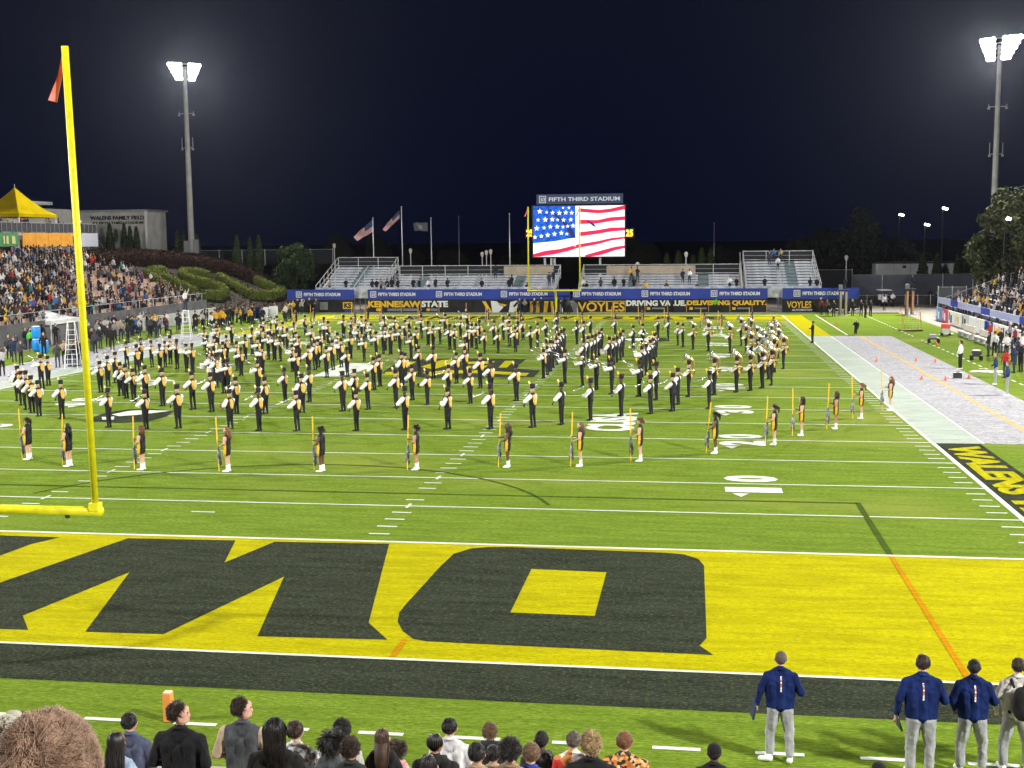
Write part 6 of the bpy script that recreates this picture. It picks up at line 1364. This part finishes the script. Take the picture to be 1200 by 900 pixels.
def hem(w): return [((s*.085*w, .01, .92), (s*.10*w, .01, 1.2), .125*w, .115*w, TOP) for s in (-1, 1)]+[((0, .02, .92), (0, .02, 1.25), .125*w, .11*w, TOP)]
def fbody(var, yaw=0., wide=1., bel=0.):
    if var == 0: return hem(wide)+human((.265, .03, 1.12), (-.265, .03, 1.12), (.23, -.16, .95), (-.23, -.16, .95), wide=wide*1.08, head_yaw=yaw, belly=bel)
    if var == 1: return hem(wide)+human((.31, .07, 1.12), (-.31, .06, 1.12), (.24, -.16, 1.0), (-.22, -.18, 1.0), wide=wide*1.12, head_yaw=yaw)
    return hem(wide*.9)+human((.26, .0, 1.13), (-.26, .0, 1.13), (.10, -.26, 1.05), (-.10, -.26, 1.05), wide=wide*.9, female=True, head_yaw=yaw)
FGP = [  # x, head-top y, head width px, body, head yaw, skin, hair, style, fabric, colour or material, wide, label
 (152, 834, 17.5, 0, 0, 0, HB, 'short', 'slate', (.085, .10, .17), 1, 'young man with short black hair in slate blue jacket'),
 (137, 856, 22, 2, 0, 2, HB, 'braids', 'lightblue', (.32, .42, .58), 1, 'girl with long black braids in pale blue top'),
 (210, 823, 21, 1, -1.3, 0, HDB, 'messy', 'blackknit', (.010, .010, .012), 1.05, 'young man in black fleece looking right beside the orange pylon'),
 (284, 818, 23, 1, -1.15, 0, HDB, 'curly', 'greyjacket', (.075, .08, .09), 1.05, 'young man with wavy dark hair and grey vest over tan sleeves'),
 (322, 841, 26, 0, 0, 0, HB, 'bob', 'blackcoat', (.012, .011, .011), 1, 'person with thick black hair in black coat'),
 (346, 843, 20, 0, 0, 0, HDB, 'short', CAMO, None, 1, 'person in mottled camouflage shirt looking at the field'),
 (398, 842, 21, 0, .9, 0, HB, 'curly', 'whitetee', (.62, .60, .58), .95, 'dark haired person in white top looking left'),
 (389, 857, 19.5, 2, 0, 1, HB, 'bun', 'greytee', (.10, .11, .12), .95, 'person with black topknot in grey shirt'),
 (411, 863, 24, 2, 0, 1, HDB, 'curly', 'darkgreen', (.03, .035, .03), 1, 'person with loose dark curls at the bottom edge'),
 (448, 852, 19, 2, 0, 0, HBR, 'long', 'blacktop', (.012, .012, .014), 1, 'girl with long wavy brown hair and black top'),
 (464, 868, 16, 2, 0, 0, HDB, 'pony', 'pinkhood', (.72, .36, .40), 1, 'child in pale pink hoodie with pink hair tie'),
 (510, 858, 19, 0, -.25, 1, HB, 'cornrow', 'blackhood', (.018, .018, .02), 1.05, 'person with cornrow braids in black hooded jacket'),
 (527, 840, 18, 0, 0, 0, HB, 'short', 'whiteshirt', (.72, .72, .74), .98, 'tall young man with black hair in plain white t-shirt'),
 (503, 883, 21, 2, 0, 1, HB, 'long', 'brownjk', (.05, .035, .03), 1, 'dark haired head lowest beside the cornrow braids'),
 (575, 847, 18.5, 0, -.3, 0, HLB, 'curly', 'darknavy', (.02, .022, .03), 1, 'person with curly light brown hair behind the black haired trio'),
 (559, 869, 20, 0, 0, 1, HB, 'short', 'beige', (.42, .30, .20), .95, 'leftmost black haired head of the bottom centre trio'),
 (578, 872, 17, 0, 0, 1, HB, 'short', 'beige', (.42, .30, .20), .9, 'middle black haired head of the bottom centre trio'),
 (598, 864, 26, 0, 0, 0, HB, 'messy', 'tanshirt', (.30, .20, .14), 1, 'rightmost and largest black haired head of the bottom centre trio'),
 (634, 855, 17.5, 0, .3, 2, HB, 'crop', 'charcoalhood', (.05, .05, .055), 1, 'dark skinned person with cropped hair and charcoal top'),
 (622, 869, 20, 0, .3, 0, HLB, 'short', 'royalblue', (.03, .06, .30), .95, 'child with light brown hair and blue shirt'),
 (640, 882, 19, 2, 0, 0, HB, 'bob', 'black3', (.02, .02, .022), .95, 'small dark haired head below the cropped hair person'),
 (672, 856, 17, 0, .2, 0, HGB, 'short', RW, None, 1, 'person with greying hair in red orange and white jacket'),
 (693, 857, 25, 0, 0, 0, HBL, 'messy', 'black4', (.014, .014, .016), 1.02, 'blond boy in black shirt at bottom centre right'),
 (732, 856, 17.5, 0, 0, 0, HRB, 'short', FLOR, None, 1.08, 'reddish blond person in orange and black flowered shirt'),
 (837, 871, 17, 0, 0, 2, HB, 'crop', 'black5', (.014, .014, .016), 1, 'person in black knit beanie at the bottom right of centre'),
 (1030, 893, 17, 0, 0, 2, HB, 'crop', 'black6', (.014, .014, .016), 1, 'top of a black cap below the second coach'),
]
FBC = {}
for i, (x, y, hw, var, yaw, sk, hm_, st_, fn, col, wd, lab) in enumerate(FGP):
    big = {'afro': 1.28, 'bob': 1.18, 'curly': 1.15, 'messy': 1.15, 'braids': 1.08}.get(st_, 1.03)
    k = 1.
    for _ in (0, 1, 2):
        D = .185*big*k*FPX/hw; p = atD(x, y, D); fl = math.floor((-17.15-p.y)/.9); fy = -17.6-fl*.9; k = max(.90, min(1.06, (p.z-ZF(fy))/1.81))
    fab = col and fcloth(fn, col) or fn; key = (var, yaw, wd)
    if key not in FBC: FBC[key] = body_mesh('person', fbody(var, yaw, wd), PB, .0155, fold=.010)
    me = FBC[key].copy(); me.materials[0] = SKINS[sk]; me.materials[5] = SKINS[sk]; me.materials[1] = fab; me.materials[4] = mat('tan_sleeve', (.50, .38, .27), .8, .15, 8, .4) if fn == 'greyjacket' else fab
    me.materials[2] = JEANS
    o = link('person', me, None, lab, 'person', None, loc=(p.x, p.y, p.z-1.79*k), rz=PI, scale=k)
    hair_set(o, 1., hm_, st_, yaw=yaw, n=1700, seed=i+10)
    if abs(yaw) > .6:
        for s in (-1, 1):
            cy_, sy_ = math.cos(yaw), math.sin(yaw); q = MB(); ex, ey = s*.031, -.083; q.ell((ex*cy_-ey*sy_, ex*sy_+ey*cy_, 1.658), (.012, .012, .009), 0, 8, 6); q.build('eye', SHOEB, o, True)
            ex, ey = s*.033, -.092; q = MB(); q.box((ex*cy_-ey*sy_, ex*sy_+ey*cy_, 1.682), (.035, .012, .007), rz=yaw); q.build('eyebrow', MATS['hair_black'], o)
    if fn in ('pinkhood', 'blackhood', 'charcoalhood', 'darknavy'):
        q = MB(); q.tube([(.12, .02, 1.50), (.09, .12, 1.51), (0, .16, 1.50), (-.09, .12, 1.51), (-.12, .02, 1.50)], [.03, .055, .065, .055, .03], 10); q.build('hood', fab, o, True)
    elif fn not in ('lightblue', 'blackcoat', 'blacktop'):
        q = MB(); q.tube([(.062, -.02, 1.50), (.05, .05, 1.515), (0, .075, 1.52), (-.05, .05, 1.515), (-.062, -.02, 1.50), (0, -.07, 1.485), (.062, -.02, 1.50)], .016, 7, cap=False); q.build('collar', fab, o, True)
    if fn == 'pinkhood': q = MB(); q.tube([(0, .13, 1.70), (.01, .14, 1.62), (0, .145, 1.55)], [.018, .014, .008], 8); q.build('hair_tie', mat('hot_pink', (.85, .05, .25), .5), o, True)
    if fn in ('black5', 'black6'): q = MB(); q.ell((0, .022, 1.70), (.098, .108, .10), 0, 16, 10); q.build('cap', fcloth('beanie', (.012, .012, .013)), o, True)
# the close brown head, bottom left
p = atD(57, 827, 2.52); k = 1.0; me = body_mesh('person', human((.3, .02, 1.13), (-.3, .02, 1.13), (.25, -.16, .95), (-.25, -.16, .95)), PB, .014); me.materials[1] = me.materials[4] = fcloth('greyhoodie', (.2, .2, .21)); me.materials[2] = JEANS
o = link('person', me, None, 'very close head with tousled brown hair at the bottom left corner', 'person', None, loc=(p.x, p.y, p.z-1.80), rz=PI)
q = MB(); q.ell((0, .022, 1.675), (.091, .100, .105), 0, 32, 20); q.build('hair', mat('scalp_brown', (.07, .042, .028), .7, .3, 40), o, True)
V1, F1 = strands((0, .022, 1.675), (.092, .101, .106), 20000, .055, .0017, S=6, grav=.02, lift=.07, wave=.0006, messy=.45, cf=.45, seed=5, low=-.6, whorl=(.0, .72, .55)); V2, F2 = strands((0, .022, 1.675), (.092, .101, .106), 3000, .045, .0014, S=6, grav=.0, lift=.10, wave=.001, messy=.42, cf=.45, seed=6, low=-.4, whorl=(.0, .72, .55))
BIGH = hairmat('hair_strand_tousled', (.56, .37, .26), (.18, .11, .07)); BIGH.node_tree.nodes['Principled BSDF'].inputs['Roughness'].default_value = .5
_n = BIGH.node_tree; _mx = next(n_ for n_ in _n.nodes if n_.type == 'MIX'); _t = _n.nodes.new('ShaderNodeTexCoord'); _z = _n.nodes.new('ShaderNodeTexNoise'); _z.inputs['Scale'].default_value = 34; _z.inputs['Detail'].default_value = 3; _n.links.new(_t.outputs['Object'], _z.inputs['Vector'])
_q = _n.nodes.new('ShaderNodeMapRange'); _q.inputs[1].default_value = .36; _q.inputs[2].default_value = .64; _n.links.new(_z.outputs['Fac'], _q.inputs[0]); _k = _n.nodes.new('ShaderNodeMath'); _k.operation = 'MULTIPLY_ADD'; _k.inputs[1].default_value = .4
_g = next(n_ for n_ in _n.nodes if n_.type == 'NEW_GEOMETRY'); _h = _n.nodes.new('ShaderNodeMath'); _h.operation = 'MULTIPLY'; _h.inputs[1].default_value = .6; _n.links.new(_q.outputs[0], _h.inputs[0]); _n.links.new(_g.outputs['Random Per Island'], _k.inputs[0]); _n.links.new(_h.outputs[0], _k.inputs[2]); _n.links.new(_k.outputs[0], _mx.inputs[0])
link('hair_strands', strand_mesh('hair_strands', V1, F1, BIGH), o); link('loose_strands', strand_mesh('loose_strands', V2, F2, BIGH), o)
# person at the far left edge with pale cap and glasses
p = atD(6, 837, 10.2); me = FBC[(0, 0, 1)].copy(); me.materials[1] = me.materials[4] = fcloth('mint', (.18, .42, .34)); me.materials[2] = JEANS
o = link('person', me, None, 'person in mint top and pale cap at the left picture edge', 'person', None, loc=(p.x, p.y, p.z-1.79*.97), rz=PI, scale=.97); hair_set(o, 1., HBR, 'short', n=900, seed=3)
q = MB(); q.ell((0, .015, 1.715), (.097, .108, .075), 0, 16, 8); q.tube([(0, -.09, 1.72), (0, -.19, 1.70)], [.07, .05], 10); q.build('cap', fcloth('palecap', (.55, .52, .42)), o, True)
p = atD(24, 832, 10.8); me = FBC[(0, 0, 1)].copy(); me.materials[1] = me.materials[4] = fcloth('black7', (.012, .012, .013)); me.materials[2] = JEANS
o = link('person', me, None, 'black haired person just behind the close brown head', 'person', None, loc=(p.x, p.y, p.z-1.79*.95), rz=PI, scale=.95); hair_set(o, 1., HB, 'short', n=900, seed=4)

# ------------------------------------------------------------------ coaches
from mathutils.bvhtree import BVHTree
def coach(px, py, H, el, er, hl, hr, fd, lab, skin, hm_, st_, top, wide=1.08, stance=.15, prt=True, hyaw=0., pants=GREYP, dz=0., bel=.3, extra=()):
    p = atZ(px, py); c = human(el, er, hl, hr, H=H, wide=wide, stance=stance, footdir=fd, head_yaw=hyaw, belly=bel, fingers=True, curl=(.0, -.6, -.2))
    k = H/1.75
    for s in (-1, 1): c.append(((s*.088*k, .012*k, .93*k), (s*.115*k, .01, 1.25*k), .122*wide*k, .118*wide*k, TOP)); c.append(((0, .03*k, .92*k), (0, .03*k, 1.3*k), .13*k, .12*k, TOP)); c.append(((s*.09*k, .03*k, .84*k), (s*stance*.95*k, 0, .5*k), .105*wide*k, .078*k, BOT)); c.append(((s*stance*k, 0, .5*k), (s*stance*k, .01+fd[0 if s < 0 else 1], .14*k), .078*k, .066*k, BOT)); c.append(((s*(.175*wide)*k, .012, 1.36*k), tuple(q_*k for q_ in (el if s > 0 else er)), .078*k, .064*k, SLV))
    ms = [skin, top, pants, SHOEW, top, skin]; c += list(extra)
    me = body_mesh('person', c, ms, .0105, fold=.011)
    o = link('person', me, None, lab, 'person', None, loc=(p.x, p.y, 0), rz=PI); hair_set(o, k, hm_, st_, yaw=hyaw, n=2200, seed=int(px))
    q = MB(); q.tube([(.062*k, -.02*k, 1.49*k), (.05*k, .045*k, 1.50*k), (0, .07*k, 1.505*k), (-.05*k, .045*k, 1.50*k), (-.062*k, -.02*k, 1.49*k), (0, -.07*k, 1.47*k), (.062*k, -.02*k, 1.49*k)], .022*k, 8, cap=False); q.build('collar', top, o, True)
    if prt:
        bv = BVHTree.FromPolygons([v.co for v in me.vertices], [tuple(f.vertices) for f in me.polygons])
        for j, (z0, z1, mm) in enumerate(((1.40, 1.365, WHITEV), (1.362, 1.335, mat('print_orange', (.75, .22, .06), .6)), (1.328, 1.30, WHITEV), (1.285, 1.25, MATS['print_orange']), (1.245, 1.21, WHITEV), (1.205, 1.17, WHITEV))):
            vs = []
            for z in (z0, z1):
                for x in (-.011, .011):
                    h = bv.ray_cast(Vector((x, 1, z*k)), Vector((0, -1, 0))); vs.append((x, (h[0].y if h[0] else .15)+.004, z*k))
            q = MB(); q.add(vs+[(a, b-.006, c_) for a, b, c_ in vs], [(0, 1, 3, 2), (4, 6, 7, 5), (0, 2, 6, 4), (1, 5, 7, 3), (0, 4, 5, 1), (2, 3, 7, 6)]); q.build('back_print', mm, o)
    return o, p, k
def held(o, p, k, hand, nm, lab, m, size, rot):
    h = Vector(hand)*k; R_m = Matrix.Rotation(PI, 3, 'Z'); w_ = R_m @ h+Vector((p.x, p.y, 0)); q = MB(); q.box((0, 0, 0), size); t = q.build(nm, m, None, label=lab, cat=nm.replace('_', ' '), loc=tuple(w_)); t.rotation_euler = rot
    q = MB(); q.box((0, -size[1]/2-.003, size[2]*.42), (size[0]*.5, .006, .02)); q.build('clip', STEEL, t)
a = coach(913, 890, 1.76, (.31, .03, 1.14), (-.31, .05, 1.14), (.36, .0, .88), (-.18, -.28, 1.24), (.10, .02), 'coach in navy jacket and grey trousers standing alone with a clipboard', SKINS[0], HGB, 'crop', NAVY, extra=(((.16, .10, .06), (.30, .08, .045), .055, .042, SHOE),))
held(*a, (.41, -.03, .80), 'clipboard', 'dark clipboard in the left hand of the lone coach', mat('clipboard_dark', (.03, .05, .09), .4), (.03, .20, .28), (.2, .1, .2))
b_ = coach(1077, 909, 1.90, (.315, .04, 1.13), (-.31, .03, 1.14), (.33, -.02, .87), (-.22, -.22, 1.18), (.0, .0), 'tall coach in navy jacket left of the pair holding a tablet', SKINS[0], HDB, 'short', NAVY, wide=1.12, stance=.13)
held(*b_, (.31, -.05, .78), 'tablet', 'dark tablet in the left hand of the tall coach', mat('clipboard_dark', (.03, .05, .09)), (.025, .20, .28), (.15, -.35, .2))
c_ = coach(1137, 905, 1.79, (.30, .03, 1.14), (-.30, .03, 1.14), (.24, -.10, .94), (-.22, -.20, 1.12), (.02, .02), 'dark skinned coach in navy jacket with cropped grey hair', SKINS[2], HB, 'crop', NAVY, stance=.16, hyaw=-.2)
WHJ = fcloth('white_sweater', (.62, .60, .57)); d_ = coach(1188, 903, 1.78, (.32, .02, 1.14), (-.32, .02, 1.14), (.26, -.12, .90), (-.25, -.15, .92), (.03, .0), 'man in white long sleeved shirt with a black backpack at the right edge', SKINS[0], HDB, 'short', WHJ, wide=1.02, prt=False, stance=.17, bel=0)
p = d_[1]; t = empty('backpack', 'black backpack worn by the man in white at the right edge', 'backpack', loc=(p.x, p.y, 0), rz=PI); q = MB()
q.ell((-.05, .24, 1.17), (.17, .12, .27), 0, 18, 12, lambda d: (abs(d.x)**4+abs(d.y)**4+abs(d.z)**4)**-.14); q.build('bag_body', fcloth('black_nylon', (.012, .012, .014)), t, True); q = MB(); q.ell((-.05, .34, 1.06), (.12, .06, .12), 0, 14, 9); q.build('front_pocket', fcloth('black_nylon', (.012, .012, .014)), t, True)
for s in (-1, 1): q = MB(); q.tube([(-.02+s*.11, .17, 1.40), (-.01+s*.11, .05, 1.485), (s*.11, -.08, 1.44), (s*.12, -.14, 1.30), (s*.14, -.05, 1.10), (s*.13, .14, .98)], .022, 6); q.build('strap', BLK, t, True)
q = MB(); q.tube([(-.05-.04, .22, 1.42), (-.05, .22, 1.46), (-.05+.04, .22, 1.42)], .01, 6); q.build('handle', BLK, t)
if GLARE_HAZE:  # thin scattering box added to imitate camera glare round the lamps
    m = bpy.data.materials.new('glare_haze'); m.use_nodes = True; N = m.node_tree.nodes; N.remove(N['Principled BSDF']); pv = N.new('ShaderNodeVolumePrincipled')
    pv.inputs['Color'].default_value = (.75, .80, 1, 1); pv.inputs['Density'].default_value = GLARE_HAZE; pv.inputs['Anisotropy'].default_value = .78
    m.node_tree.links.new(pv.outputs[0], N['Material Output'].inputs['Volume'])
    q = MB(); q.box((0, 110, 20), (700, 420, 46)); h = q.build('glare_haze_box', m, None, kind='stuff')
